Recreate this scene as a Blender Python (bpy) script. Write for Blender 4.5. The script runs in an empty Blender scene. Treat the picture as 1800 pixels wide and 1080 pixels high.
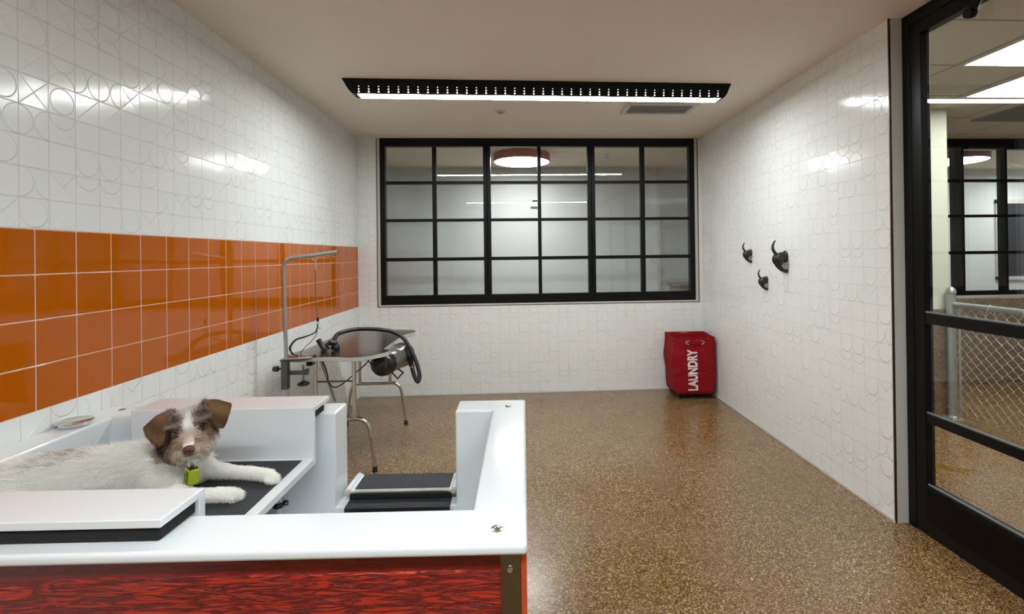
import bpy, bmesh, math, random
import numpy as np
from mathutils import Vector, Matrix
random.seed(7); RNG = np.random.default_rng(11)
sc = bpy.context.scene
COL = sc.collection
PI = math.pi

# ------------------------------------------------------------------ camera, world, exposure
CX, CZ = 1.63353, 1.44349
YAW, PITCH, ROLL = -0.05426, 0.0041, -0.01204
FPX, PPX, PPY = 850.43, 953.19, 446.13
def cam_axes():
    cy, sy, cp, sp, cr, sr = math.cos(YAW), math.sin(YAW), math.cos(PITCH), math.sin(PITCH), math.cos(ROLL), math.sin(ROLL)
    f = Vector((-sy*cp, cy*cp, sp)); r = Vector((cy, sy, 0)); u = r.cross(f)
    return f, cr*r + sr*u, -sr*r + cr*u
cf, cr_, cu_ = cam_axes()
camd = bpy.data.cameras.new('camera'); cam = bpy.data.objects.new('camera', camd); COL.objects.link(cam)
M = Matrix((cr_, cu_, -cf)).transposed().to_4x4(); M.translation = Vector((CX, 0, CZ)); cam.matrix_world = M
camd.sensor_fit = 'HORIZONTAL'; camd.sensor_width = 36; camd.lens = FPX/1800*36
camd.shift_x = (900-PPX)/1800; camd.shift_y = -(540-PPY)/1800
camd.clip_start = .02; camd.clip_end = 60
sc.camera = cam
sc.view_settings.view_transform = 'Standard'; sc.view_settings.look = 'None'
sc.view_settings.gamma = 1; sc.view_settings.use_curve_mapping = False
sc.view_settings.exposure = 0.2
w = bpy.data.worlds.new('world'); sc.world = w; w.use_nodes = True
w.node_tree.nodes['Background'].inputs[0].default_value = (.8, .85, .9, 1)
w.node_tree.nodes['Background'].inputs[1].default_value = .02
STRIP_E, STRIP2_E, TROFFER_E, PENDANT_E = 53.0, 78.0, 14.0, 23.0

# ------------------------------------------------------------------ materials
def srgb(r, g, b):
    f = lambda c: (c/255/12.92) if c/255 <= .04045 else ((c/255+.055)/1.055)**2.4
    return (f(r), f(g), f(b), 1)
def mat(name, col, rough=.5, metal=0, coat=0, spec=.5, emit=None, es=0, sub=0, coat_rough=.03):
    m = bpy.data.materials.new(name); m.use_nodes = True
    b = m.node_tree.nodes['Principled BSDF']
    b.inputs['Base Color'].default_value = col; b.inputs['Roughness'].default_value = rough
    b.inputs['Metallic'].default_value = metal; b.inputs['Coat Weight'].default_value = coat
    b.inputs['Coat Roughness'].default_value = coat_rough
    b.inputs['Specular IOR Level'].default_value = spec
    if emit: b.inputs['Emission Color'].default_value = emit; b.inputs['Emission Strength'].default_value = es
    return m
class NT:
    def __init__(s, m): s.t = m.node_tree; s.b = s.t.nodes['Principled BSDF']; s.m = m
    def n(s, typ, **kw):
        x = s.t.nodes.new(typ)
        for k, v in kw.items(): setattr(x, k, v)
        return x
    def l(s, a, b): s.t.links.new(a, b)
    def put(s, sock, v):
        if hasattr(v, 'links') or isinstance(v, bpy.types.NodeSocket): s.l(v, sock)
        else: sock.default_value = v
    def m_(s, op, a, b=0.0, c=None, clamp=False):
        x = s.n('ShaderNodeMath', operation=op, use_clamp=clamp); s.put(x.inputs[0], a); s.put(x.inputs[1], b)
        if c is not None: s.put(x.inputs[2], c)
        return x.outputs[0]
    def ramp(s, v, stops):
        x = s.n('ShaderNodeValToRGB'); s.l(v, x.inputs[0]); e = x.color_ramp.elements
        while len(e) < len(stops): e.new(.5)
        for el, (p, c) in zip(e, stops): el.position = p; el.color = c
        return x.outputs[0]
    def maprange(s, v, a, b, c=0, d=1):
        x = s.n('ShaderNodeMapRange', interpolation_type='SMOOTHSTEP'); s.l(v, x.inputs[0])
        for i, q in enumerate((a, b, c, d)): x.inputs[i+1].default_value = q
        return x.outputs[0]
    def mixc(s, f, a, b):
        x = s.n('ShaderNodeMix', data_type='RGBA'); s.put(x.inputs[0], f); s.put(x.inputs[6], a); s.put(x.inputs[7], b)
        return x.outputs[2]
    def mixf(s, f, a, b):
        x = s.n('ShaderNodeMix', data_type='FLOAT'); s.put(x.inputs[0], f); s.put(x.inputs[2], a); s.put(x.inputs[3], b)
        return x.outputs[0]
    def bump(s, h, strength=1, dist=.001, normal=None):
        x = s.n('ShaderNodeBump'); s.l(h, x.inputs['Height']); x.inputs['Strength'].default_value = strength
        x.inputs['Distance'].default_value = dist
        if normal: s.l(normal, x.inputs['Normal'])
        s.l(x.outputs[0], s.b.inputs['Normal']); return x.outputs[0]
    def coord(s, which='Object'):
        return s.n('ShaderNodeTexCoord').outputs[which]
    def noise(s, vec, scale, detail=2, rough=.5, dist=0):
        x = s.n('ShaderNodeTexNoise'); s.l(vec, x.inputs['Vector']); x.inputs['Scale'].default_value = scale
        x.inputs['Detail'].default_value = detail; x.inputs['Roughness'].default_value = rough; x.inputs['Distortion'].default_value = dist
        return x.outputs[0]
    def scalev(s, vec, sx, sy, sz):
        x = s.n('ShaderNodeMapping'); s.l(vec, x.inputs[0]); x.inputs['Scale'].default_value = (sx, sy, sz); return x.outputs[0]

def tile_material(name, col, grout, gw, relief, rough):
    m = mat(name, col, rough, spec=.4); t = NT(m)
    uv = t.n('ShaderNodeUVMap', uv_map='tile_uv').outputs[0]
    sp = t.n('ShaderNodeSeparateXYZ'); t.l(uv, sp.inputs[0]); u, v = sp.outputs[0], sp.outputs[1]
    tt = t.n('ShaderNodeAttribute', attribute_name='tile_type'); ty = tt.outputs['Fac']
    e = t.m_('MINIMUM', t.m_('MINIMUM', u, t.m_('SUBTRACT', 1, u)), t.m_('MINIMUM', v, t.m_('SUBTRACT', 1, v)))
    body = t.maprange(e, gw, gw*2.2)
    t.l(t.mixc(t.maprange(e, gw*.7, gw*1.3), grout, col), t.b.inputs['Base Color'])
    t.l(t.mixf(t.maprange(e, gw*.7, gw*1.3), .7, rough), t.b.inputs['Roughness'])
    h = body
    if relief:
        cx, cy = t.m_('SUBTRACT', u, .5), t.m_('SUBTRACT', v, .5)
        def dist(a, b):
            return t.m_('SQRT', t.m_('ADD', t.m_('POWER', t.m_('SUBTRACT', u, a), 2), t.m_('POWER', t.m_('SUBTRACT', v, b), 2)))
        circ = t.maprange(dist(.5, .5), .47, .42)
        dg = t.m_('SUBTRACT', u, v)
        diag = t.m_('ADD', t.m_('MULTIPLY', t.maprange(dg, -.035, .035), .8), t.m_('MULTIPLY', dg, .35))
        cross = t.m_('ADD', t.m_('MULTIPLY', t.maprange(t.m_('SUBTRACT', t.m_('ABSOLUTE', cy), t.m_('ABSOLUTE', cx)), -.03, .03), .7), t.m_('MULTIPLY', t.m_('MAXIMUM', t.m_('ABSOLUTE', cx), t.m_('ABSOLUTE', cy)), .7))
        hour = t.m_('MAXIMUM', t.maprange(dist(0, .5), .5, .45), t.maprange(dist(1, .5), .5, .45))
        quart = t.m_('MAXIMUM', t.maprange(dist(.5, 0), .5, .45), t.maprange(dist(.5, 1), .5, .45))
        hh = 0.0
        for k, p in ((1, circ), (2, diag), (3, cross), (4, hour), (5, quart)):
            sel = t.m_('COMPARE', ty, float(k), .3); term = t.m_('MULTIPLY', sel, p)
            hh = term if k == 1 else t.m_('ADD', hh, term)
        h = t.m_('ADD', t.m_('MULTIPLY', hh, relief), body)
    oc = t.coord()
    h = t.m_('ADD', h, t.m_('MULTIPLY', t.noise(oc, 9, 1), .6))
    t.bump(h, 1, .0011)
    return m

M_WHITE_TILE = tile_material('white_relief_tile', srgb(239, 241, 239), srgb(216, 214, 209), .009, 2.1, .14)
M_ORANGE_TILE = tile_material('orange_glazed_tile', srgb(186, 94, 6), srgb(228, 196, 176), .011, 0, .045)

def floor_material(name, dark=1.0):
    m = mat(name, (.2, .15, .1, 1), .22, spec=.5, coat=.35, coat_rough=.16); t = NT(m); o = t.coord()
    v = t.n('ShaderNodeTexVoronoi'); t.l(o, v.inputs['Vector']); v.inputs['Scale'].default_value = 210
    sp = t.n('ShaderNodeSeparateColor'); t.l(v.outputs['Color'], sp.inputs[0])
    c = lambda r, g, b: tuple(x*dark for x in srgb(r, g, b)[:3])+(1,)
    base = t.ramp(sp.outputs[0], [(0, c(62, 42, 18)), (.28, c(106, 77, 38)), (.62, c(134, 102, 58)), (.82, c(164, 132, 86)), (1, c(208, 186, 146))])
    big = t.noise(o, 1.1, 2)
    t.l(t.mixc(t.m_('MULTIPLY', big, .35), base, c(94, 68, 38)), t.b.inputs['Base Color'])
    n2 = t.noise(o, 2.2, 3)
    t.l(t.maprange(n2, .35, .7, .16, .34), t.b.inputs['Roughness'])
    h = t.m_('ADD', t.noise(o, 160, 2), t.m_('MULTIPLY', t.noise(o, 30, 2), 1.2))
    t.bump(h, .55, .0012); return m
M_FLOOR = floor_material('flake_epoxy_floor')
M_WAINS = floor_material('flake_epoxy_wainscot', .72)

def simple_bump(name, col, rough, scale, dist, strength=.4, **k):
    m = mat(name, col, rough, **k); t = NT(m); t.bump(t.noise(t.coord(), scale, 3), strength, dist); return m
M_CEIL = simple_bump('ceiling_paint', srgb(238, 229, 214), .9, 40, .0006)
M_PAINT = simple_bump('white_paint', srgb(214, 213, 210), .55, 50, .0005)
M_CORR = simple_bump('corridor_paint', srgb(214, 219, 220), .6, 6, .0002, .3, coat=.10, coat_rough=.01)
M_CORR_D = simple_bump('corridor_paint_grey', srgb(176, 180, 180), .4, 6, .0012, .3)
M_CREAM = simple_bump('cream_paint', srgb(196, 201, 182), .6, 50, .0005)
M_BLACK = mat('black_powder_coat', (.0035, .0035, .004, 1), .38, spec=.22)
M_GASKET = mat('grey_gasket', srgb(120, 128, 126), .35)
M_TRIM = mat('bronze_edge_trim', srgb(96, 82, 62), .35, metal=.8)
M_CAULK = mat('white_caulk', srgb(205, 203, 198), .5)
M_ACR = mat('white_acrylic', srgb(234, 239, 242), .13, coat=.35, spec=.5)
M_STEEL = mat('polished_steel', srgb(205, 200, 192), .14, metal=1)
M_BRUSH = mat('brushed_nickel', srgb(136, 124, 108), .34, metal=1)
M_GALV = simple_bump('galvanised_steel', srgb(178, 184, 182), .38, 90, .0006, metal=.75)
M_WIRE = mat('galvanised_wire', srgb(205, 208, 206), .35, metal=.6)
M_ALU = mat('aluminium_edge', srgb(214, 213, 211), .35, metal=.45)
M_RUBBER = mat('black_rubber', (.012, .012, .013, 1), .45)
M_PLASTIC = mat('black_plastic', (.008, .008, .009, 1), .28, coat=.3)
M_FOAM = simple_bump('black_foam', (.008, .008, .009, 1), .85, 500, .001, .8)
M_CHROME = mat('chrome', srgb(225, 225, 225), .08, metal=1)
M_CAST = simple_bump('dark_cast_metal', srgb(62, 63, 60), .33, 90, .002, .5, metal=.75)
M_BEIGE = mat('beige_sealant', srgb(196, 190, 172), .6)
M_GREYPL = mat('grey_steel_casing', srgb(150, 148, 144), .3, metal=.7)
M_RED_RING = simple_bump('salmon_metal', srgb(176, 98, 88), .4, 60, .001)
M_TEXT = mat('white_print', srgb(235, 230, 232), .7)
M_PIPE = mat('white_pvc', srgb(226, 226, 220), .3)
M_BLIND = mat('dark_glass', (.02, .022, .03, 1), .1)

def mat_mat():
    m = mat('grip_mat', srgb(52, 54, 58), .75); t = NT(m); o = t.coord()
    n = t.noise(o, 420, 2)
    t.l(t.ramp(n, [(.3, srgb(36, 38, 42)), (.6, srgb(54, 57, 61)), (.8, srgb(82, 86, 90))]), t.b.inputs['Base Color'])
    t.bump(n, .6, .001); return m
M_MAT = mat_mat()
def tabletop_mat():
    m = mat('ribbed_tabletop_rubber', srgb(38, 34, 33), .2, spec=.6, coat=.35, coat_rough=.18); t = NT(m); o = t.coord()
    t.bump(t.noise(o, 300, 2), .2, .0005); return m
M_TOP = tabletop_mat()
def siding():
    m = mat('red_stained_siding', srgb(150, 30, 8), .3, coat=.3, spec=.5, coat_rough=.2); t = NT(m); o = t.coord()
    wv = t.scalev(o, 3.0, 3.0, 26)
    a = t.noise(wv, 3.4, 6, .62, .7)
    ridge = t.m_('ABSOLUTE', t.m_('SUBTRACT', a, .5))
    k = t.maprange(ridge, .0, .09)
    b = t.noise(t.scalev(o, 10, 10, 60), 4, 4, .6, .3)
    zc = t.n('ShaderNodeSeparateXYZ'); t.l(o, zc.inputs[0])
    band = t.maprange(zc.outputs[2], .796, .788)
    hh = t.m_('MULTIPLY', t.m_('ADD', t.m_('MULTIPLY', k, .8), t.m_('MULTIPLY', b, .7)), band)
    t.l(t.mixc(t.m_('MULTIPLY', k, t.m_('ADD', .25, t.m_('MULTIPLY', band, .75))), srgb(104, 9, 3), srgb(190, 44, 14)), t.b.inputs['Base Color'])  # smooth top band is also coloured darker: the lip's shadow painted in
    t.bump(hh, .8, .0055); return m
M_SIDING = siding()
def fabric():
    m = mat('red_canvas', srgb(150, 4, 20), .75, spec=.3); t = NT(m); o = t.coord()
    h = t.m_('ADD', t.noise(o, 9, 4, .6, .6), t.m_('MULTIPLY', t.noise(o, 500, 1), .06)); t.bump(h, .9, .04); return m
M_CANVAS = fabric()
def hose_mat():
    m = mat('corrugated_hose', (.010, .010, .012, 1), .28, spec=.6); return m
M_HOSE = hose_mat()
def glass(name, tint=(.965, .98, .975, 1), scratches=False):
    m = bpy.data.materials.new(name); m.use_nodes = True; nt = m.node_tree
    for n in list(nt.nodes): nt.nodes.remove(n)
    out = nt.nodes.new('ShaderNodeOutputMaterial'); mx = nt.nodes.new('ShaderNodeMixShader')
    tr = nt.nodes.new('ShaderNodeBsdfTransparent'); gl = nt.nodes.new('ShaderNodeBsdfGlossy'); fr = nt.nodes.new('ShaderNodeFresnel')
    tr.inputs[0].default_value = tint; gl.inputs['Roughness'].default_value = 0.0; gl.inputs[0].default_value = (.95, .98, .97, 1)
    gm = nt.nodes.new('ShaderNodeNewGeometry'); io = nt.nodes.new('ShaderNodeMath'); io.operation = 'MULTIPLY_ADD'   # 1.5 outside, 1/1.5 inside the pane
    nt.links.new(gm.outputs['Backfacing'], io.inputs[0]); io.inputs[1].default_value = 1/1.5-1.5; io.inputs[2].default_value = 1.5; nt.links.new(io.outputs[0], fr.inputs[0])
    nt.links.new(fr.outputs[0], mx.inputs[0]); nt.links.new(tr.outputs[0], mx.inputs[1]); nt.links.new(gl.outputs[0], mx.inputs[2])
    nt.links.new(mx.outputs[0], out.inputs[0]); return m
M_GLASS = glass('clear_glass')
def emis(name, col, s):
    m = mat(name, (.8, .8, .8, 1), .5, emit=col, es=s); return m
M_STRIP = emis('lit_linear_lens', (.95, .99, 1, 1), STRIP_E)
M_STRIP2 = emis('lit_linear_lens_near', (.92, .98, 1, 1), STRIP2_E)
M_DOTS = emis('lit_perforations', (1, .99, .98, 1), 1.3)
M_TROFF = emis('lit_troffer', (1, .985, .96, 1), TROFFER_E)
M_PEND = emis('lit_pendant_disc', (1, .985, .96, 1), PENDANT_E)
def tile_ceiling():
    m = mat('ceiling_panel_grid', srgb(190, 184, 168), .9); t = NT(m); o = t.coord()
    sp = t.n('ShaderNodeSeparateXYZ'); t.l(o, sp.inputs[0])
    fx = t.m_('FRACT', t.m_('DIVIDE', t.m_('SUBTRACT', sp.outputs[0], 4.59), .61)); fy = t.m_('FRACT', t.m_('DIVIDE', t.m_('SUBTRACT', sp.outputs[1], 3.08), .61))
    e = t.m_('MINIMUM', t.m_('MINIMUM', fx, t.m_('SUBTRACT', 1, fx)), t.m_('MINIMUM', fy, t.m_('SUBTRACT', 1, fy)))
    t.l(t.mixc(t.maprange(e, .008, .02), srgb(150, 144, 128), srgb(214, 208, 192)), t.b.inputs['Base Color'])
    t.bump(t.noise(o, 120, 3), .4, .001); return m
M_CEILGRID = tile_ceiling()

# ------------------------------------------------------------------ mesh helpers
def tag(o, label=None, cat=None, group=None, kind=None):
    if label: o['label'] = label
    if cat: o['category'] = cat
    if group: o['group'] = group
    if kind: o['kind'] = kind
    return o
def link(name, me, m=None, parent=None, smooth=False, bevel=0, seg=2, auto=True):
    o = bpy.data.objects.new(name, me); COL.objects.link(o)
    if m: me.materials.append(m)
    if parent: o.parent = parent
    if smooth:
        for p in me.polygons: p.use_smooth = True
        if auto:
            me.attributes.new('sharp_edge', 'BOOLEAN', 'EDGE') if 'sharp_edge' not in me.attributes else None
            bm = bmesh.new(); bm.from_mesh(me)
            for e in bm.edges:
                if len(e.link_faces) == 2 and e.calc_face_angle(0) > math.radians(42): e.smooth = False
            bm.to_mesh(me); bm.free()
    if bevel:
        b = o.modifiers.new('edge', 'BEVEL'); b.width = bevel; b.segments = seg; b.limit_method = 'ANGLE'; b.angle_limit = math.radians(30)
        b.harden_normals = False
        for p in me.polygons: p.use_smooth = True
        wn = o.modifiers.new('wn', 'WEIGHTED_NORMAL'); wn.keep_sharp = True; wn.weight = 90
    return o
def empty(name, loc=(0, 0, 0), rz=0):
    o = bpy.data.objects.new(name, None); COL.objects.link(o); o.location = loc; o.rotation_euler = (0, 0, rz); return o
class MB:
    def __init__(s): s.bm = bmesh.new()
    def box(s, x0, x1, y0, y1, z0, z1, mtx=None):
        vs = [s.bm.verts.new((x, y, z)) for x in (x0, x1) for y in (y0, y1) for z in (z0, z1)]
        for f in ((0,1,3,2), (4,6,7,5), (0,4,5,1), (2,3,7,6), (0,2,6,4), (1,5,7,3)): s.bm.faces.new([vs[i] for i in f])
        if mtx:
            for v in vs: v.co = mtx @ v.co
        return s
    def prism(s, poly, z0, z1, axes='xyz'):
        # poly in the plane of the first two axes, extruded along the third
        def P(a, b, c):
            d = dict(zip(axes, (a, b, c))); return (d['x'], d['y'], d['z'])
        lo = [s.bm.verts.new(P(a, b, z0)) for a, b in poly]; hi = [s.bm.verts.new(P(a, b, z1)) for a, b in poly]
        n = len(poly); s.bm.faces.new(lo); s.bm.faces.new(hi[::-1])
        for i in range(n): s.bm.faces.new((lo[i], hi[i], hi[(i+1) % n], lo[(i+1) % n]))
        return s
    def tube(s, pts, r, n=12, cap=True, up=None, flat=1.0):
        pts = [Vector(p) for p in pts]; rs = r if isinstance(r, (list, tuple)) else [r]*len(pts)
        rings = []; prev = None
        for i, p in enumerate(pts):
            if i == 0: t = pts[1]-p
            elif i == len(pts)-1: t = p-pts[i-1]
            else: t = (pts[i+1]-p).normalized()+(p-pts[i-1]).normalized()
            t.normalize()
            if prev is None:
                a = Vector((0, 0, 1)) if abs(t.z) < .9 else Vector((1, 0, 0))
                if up: a = Vector(up)
                x = a.cross(t).normalized()
            else: x = (prev - t*prev.dot(t)).normalized()
            prev = x; y = t.cross(x)
            rings.append([s.bm.verts.new(p + rs[i]*(math.cos(2*PI*k/n)*x + flat*math.sin(2*PI*k/n)*y)) for k in range(n)])
        for a, b in zip(rings, rings[1:]):
            for k in range(n): s.bm.faces.new((a[k], a[(k+1) % n], b[(k+1) % n], b[k]))
        if cap: s.bm.faces.new(rings[0][::-1]); s.bm.faces.new(rings[-1])
        return s
    def lathe(s, prof, origin=(0, 0, 0), axis='z', n=32):
        o = Vector(origin); rings = []
        def P(r, h, a):
            c, q = r*math.cos(a), r*math.sin(a)
            return o + (Vector((c, q, h)) if axis == 'z' else Vector((h, c, q)) if axis == 'x' else Vector((q, h, c)))
        for r, h in prof:
            if r < 1e-6: rings.append([s.bm.verts.new(P(0, h, 0))])
            else: rings.append([s.bm.verts.new(P(r, h, 2*PI*k/n)) for k in range(n)])
        for a, b in zip(rings, rings[1:]):
            for k in range(n):
                A = a if len(a) == 1 else (a[k], a[(k+1) % n]); B = b if len(b) == 1 else (b[k], b[(k+1) % n])
                fs = ([A[0]] if len(a) == 1 else [A[0], A[1]]) + ([B[0]] if len(b) == 1 else [B[1], B[0]])
                if len(fs) > 2: s.bm.faces.new(fs)
        if len(rings[0]) > 1: s.bm.faces.new(rings[0][::-1])
        if len(rings[-1]) > 1: s.bm.faces.new(rings[-1])
        return s
    def sphere(s, c, r, sub=2, sc_=(1, 1, 1)):
        g = bmesh.ops.create_icosphere(s.bm, subdivisions=sub, radius=r)
        for v in g['verts']: v.co = Vector((v.co.x*sc_[0], v.co.y*sc_[1], v.co.z*sc_[2])) + Vector(c)
        return s
    def build(s, name, m=None, parent=None, smooth=False, bevel=0, seg=2, warp=None, auto=True):
        if warp:
            for v in s.bm.verts: v.co = warp(v.co)
        bmesh.ops.recalc_face_normals(s.bm, faces=s.bm.faces[:])
        me = bpy.data.meshes.new(name); s.bm.to_mesh(me); s.bm.free()
        return link(name, me, m, parent, smooth, bevel, seg, auto)
def bez(pts, n=8):
    """Catmull-Rom through points"""
    P = [Vector(p) for p in pts]; P = [2*P[0]-P[1]] + P + [2*P[-1]-P[-2]]; out = []
    for i in range(1, len(P)-2):
        for k in range(n):
            t = k/n; a, b, c, d = P[i-1], P[i], P[i+1], P[i+2]
            out.append(.5*((2*b)+(-a+c)*t+(2*a-5*b+4*c-d)*t*t+(-a+3*b-3*c+d)*t**3))
    out.append(P[-2]); return out
def grid_solid(xs, ys, zs, occ):
    bm = bmesh.new(); V = {}
    def v(i, j, k):
        if (i, j, k) not in V: V[(i, j, k)] = bm.verts.new((xs[i], ys[j], zs[k]))
        return V[(i, j, k)]
    nx, ny, nz = len(xs)-1, len(ys)-1, len(zs)-1
    O = lambda i, j, k: 0 <= i < nx and 0 <= j < ny and 0 <= k < nz and occ((xs[i]+xs[i+1])/2, (ys[j]+ys[j+1])/2, (zs[k]+zs[k+1])/2)
    for i in range(nx):
        for j in range(ny):
            for k in range(nz):
                if not O(i, j, k): continue
                if not O(i-1, j, k): bm.faces.new((v(i,j,k), v(i,j,k+1), v(i,j+1,k+1), v(i,j+1,k)))
                if not O(i+1, j, k): bm.faces.new((v(i+1,j,k), v(i+1,j+1,k), v(i+1,j+1,k+1), v(i+1,j,k+1)))
                if not O(i, j-1, k): bm.faces.new((v(i,j,k), v(i+1,j,k), v(i+1,j,k+1), v(i,j,k+1)))
                if not O(i, j+1, k): bm.faces.new((v(i,j+1,k), v(i,j+1,k+1), v(i+1,j+1,k+1), v(i+1,j+1,k)))
                if not O(i, j, k-1): bm.faces.new((v(i,j,k), v(i,j+1,k), v(i+1,j+1,k), v(i+1,j,k)))
                if not O(i, j, k+1): bm.faces.new((v(i,j,k+1), v(i+1,j,k+1), v(i+1,j+1,k+1), v(i,j+1,k+1)))
    bmesh.ops.dissolve_limit(bm, angle_limit=.01, verts=bm.verts[:], edges=bm.edges[:])
    r = MB(); r.bm.free(); r.bm = bm; return r

# ------------------------------------------------------------------ tiled walls
PAT = [[1, 2, 0, 0, 1, 3], [4, 3, 5, 5, 0, 0], [2, 0, 1, 1, 3, 1], [4, 5, 0, 0, 2, 4], [3, 1, 2, 2, 0, 1], [2, 5, 4, 4, 3, 0]]
def tiled_wall(name, mapf, regions, thick_box, m_core=None):
    """regions: (u0,u1,v0,v1, originu, originv, pitch, material index)"""
    bm = bmesh.new(); uvl = bm.loops.layers.uv.new('tile_uv'); tl = bm.faces.layers.float.new('tile_type')
    for (u0, u1, v0, v1, ou, ov, p, mi) in regions:
        i0, i1 = math.floor((u0-ou)/p+1e-6), math.ceil((u1-ou)/p-1e-6); j0, j1 = math.floor((v0-ov)/p+1e-6), math.ceil((v1-ov)/p-1e-6)
        for i in range(i0, i1):
            for j in range(j0, j1):
                a, b = max(u0, ou+i*p), min(u1, ou+(i+1)*p); c, d = max(v0, ov+j*p), min(v1, ov+(j+1)*p)
                if b-a < 1e-5 or d-c < 1e-5: continue
                q = [(a, c), (b, c), (b, d), (a, d)]
                f = bm.faces.new([bm.verts.new(mapf(x, y)) for x, y in q])
                for lp, (x, y) in zip(f.loops, q): lp[uvl].uv = ((x-ou)/p-i, (y-ov)/p-j)
                f[tl] = PAT[j % 6][i % 6]; f.material_index = mi
    for bx in thick_box:   # the solid wall behind the tiles
        x0, x1, y0, y1, z0, z1 = bx
        vs = [bm.verts.new((x, y, z)) for x in (x0, x1) for y in (y0, y1) for z in (z0, z1)]
        for f in ((0,1,3,2), (4,6,7,5), (0,4,5,1), (2,3,7,6), (0,2,6,4), (1,5,7,3)):
            fc = bm.faces.new([vs[i] for i in f]); fc.material_index = 2
    bmesh.ops.remove_doubles(bm, verts=bm.verts[:], dist=1e-5)
    me = bpy.data.meshes.new(name); bm.to_mesh(me); bm.free()
    for m in (M_WHITE_TILE, M_ORANGE_TILE, m_core or M_PAINT): me.materials.append(m)
    o = bpy.data.objects.new(name, me); COL.objects.link(o); tag(o, kind='structure'); return o
H = 2.686; D = 5.1; R = 3.632; Y0 = -2.6; WP = .1035; YE = 2.47
WL, WR, WB, WT = .2, 3.592, .93, H
# left wall (x=0)
ZO0, ZO1 = .935, 1.555
tiled_wall('wall_left', lambda u, v: (0, u, v), [
    (Y0, D, .012, ZO0, 1.685-WP*60, ZO0-WP*12, WP, 0),
    (Y0, D, ZO0, ZO1, 1.7365-.155*40, ZO0, .155, 1),
    (Y0, D, ZO1, H, 1.685-WP*60, ZO1-WP*12, WP, 0)], [(-.12, -.002, Y0-.12, D+.12, 0, H)])
tiled_wall('wall_back', lambda u, v: (u, D, v), [
    (0, R, .012, WB, -WP*6, .0085, WP, 0),
    (0, WL, WB, H, -WP*6, .0085, WP, 0), (WR, R, WB, H, -WP*6, .0085, WP, 0)],
    [(-.002, R+.118, D+.002, D+.12, 0, WB), (-.002, WL, D+.002, D+.12, WB, H), (WR, R+.118, D+.002, D+.12, WB, H)])
tiled_wall('wall_right', lambda u, v: (R, -u, v), [(-D, -YE-.006, .012, H, -2.477-WP*36, .0085, WP, 0)],
    [(R+.002, R+.118, YE, D+.001, 0, H)])
def struct(name, mb, m, **k):
    o = mb.build(name, m, **k); tag(o, kind='structure'); return o
# floor, ceilings
struct('floor', MB().box(-.12, 9.6, Y0-.12, 6.9, -.1, 0), M_FLOOR)
struct('ceiling', MB().box(-.12, 3.75, Y0-.12, D+.11, H, H+.1), M_CEIL)
struct('wall_front', MB().box(-.12, 9.6, Y0-.12, Y0, 0, H), M_PAINT)
for nm, b in (('baseboard_back', (0, R, D-.006, D-.0005, 0, .012)), ('baseboard_right', (R-.006, R-.0005, YE, D, 0, .012)), ('baseboard_left', (.0005, .006, Y0, D, 0, .012))):
    struct(nm, MB().box(*b), M_CAULK)
# metal edge profile where the right wall ends, and round the window opening
struct('trim_1', MB().box(R-.003, R+.007, YE-.001, YE+.006, 0, H), M_TRIM)
t2 = MB(); t2.box(WL-.004, WL+.002, D-.004, D+.03, WB, H); t2.box(WR-.002, WR+.004, D-.004, D+.03, WB, H); t2.box(WL-.004, WR+.004, D-.004, D+.03, WB-.004, WB+.002)
struct('trim_2', t2, M_TRIM)

# ------------------------------------------------------------------ steel framed windows
def steel_window(name, x0, yf, sashes, zb, zt, mz, hw):
    """sashes: list of (left edge, muntin a, muntin b, right edge); frame members are laid between them"""
    root = empty(name, (0, 0, 0)); tag(root, kind='structure')
    f = MB(); d = .07; xa, xb = x0
    f.box(xa, xb, yf, yf+d, zt[0], zt[1]); f.box(xa, xb, yf, yf+d, zb[0], zb[1])
    f.box(xa, sashes[0][0], yf, yf+d, zb[1], zt[0]); f.box(sashes[-1][3], xb, yf, yf+d, zb[1], zt[0])
    for a, b in zip(sashes, sashes[1:]):
        mid = (a[3]+b[0])/2
        f.box(a[3], mid-.0015, yf, yf+d, zb[1], zt[0]); f.box(mid+.0015, b[0], yf, yf+d, zb[1], zt[0]); f.box(mid-.002, mid+.002, yf+.006, yf+d, zb[1], zt[0])
    f.build('window_frame', M_BLACK, root, bevel=.002, seg=1)
    g = MB()
    for (a, m0, m1, b) in sashes:
        g.box(m0, m1, yf+.012, yf+d-.01, zb[1], zt[0])
        for z0, z1 in mz: g.box(a, m0, yf+.012, yf+d-.01, z0, z1); g.box(m1, b, yf+.012, yf+d-.01, z0, z1)
    g.build('glazing_bars', M_BLACK, root, bevel=.0015, seg=1)
    for (a, m0, m1, b) in sashes:
        MB().box(a-.01, b+.01, yf+.036, yf+.042, zb[1]-.01, zt[0]+.01).build('pane', M_GLASS, root)
    return root
MZ = [(2.207, 2.237), (1.813, 1.843), (1.401, 1.437)]
steel_window('window_1', (.229, 3.56), D+.004, [(.282, .766, .808, 1.298), (1.375, 1.871, 1.907, 2.403), (2.482, 2.972, 3.021, 3.504)], (.948, 1.043), (2.601, H), MZ, .04)
c = MB(); c.box(WL+.002, .229, D+.006, D+.06, .948, H); c.box(3.56, WR-.002, D+.006, D+.06, .948, H); c.box(WL+.002, WR-.002, D+.006, D+.06, WB+.002, .948)
struct('trim_3', c, M_CAULK)

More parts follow.
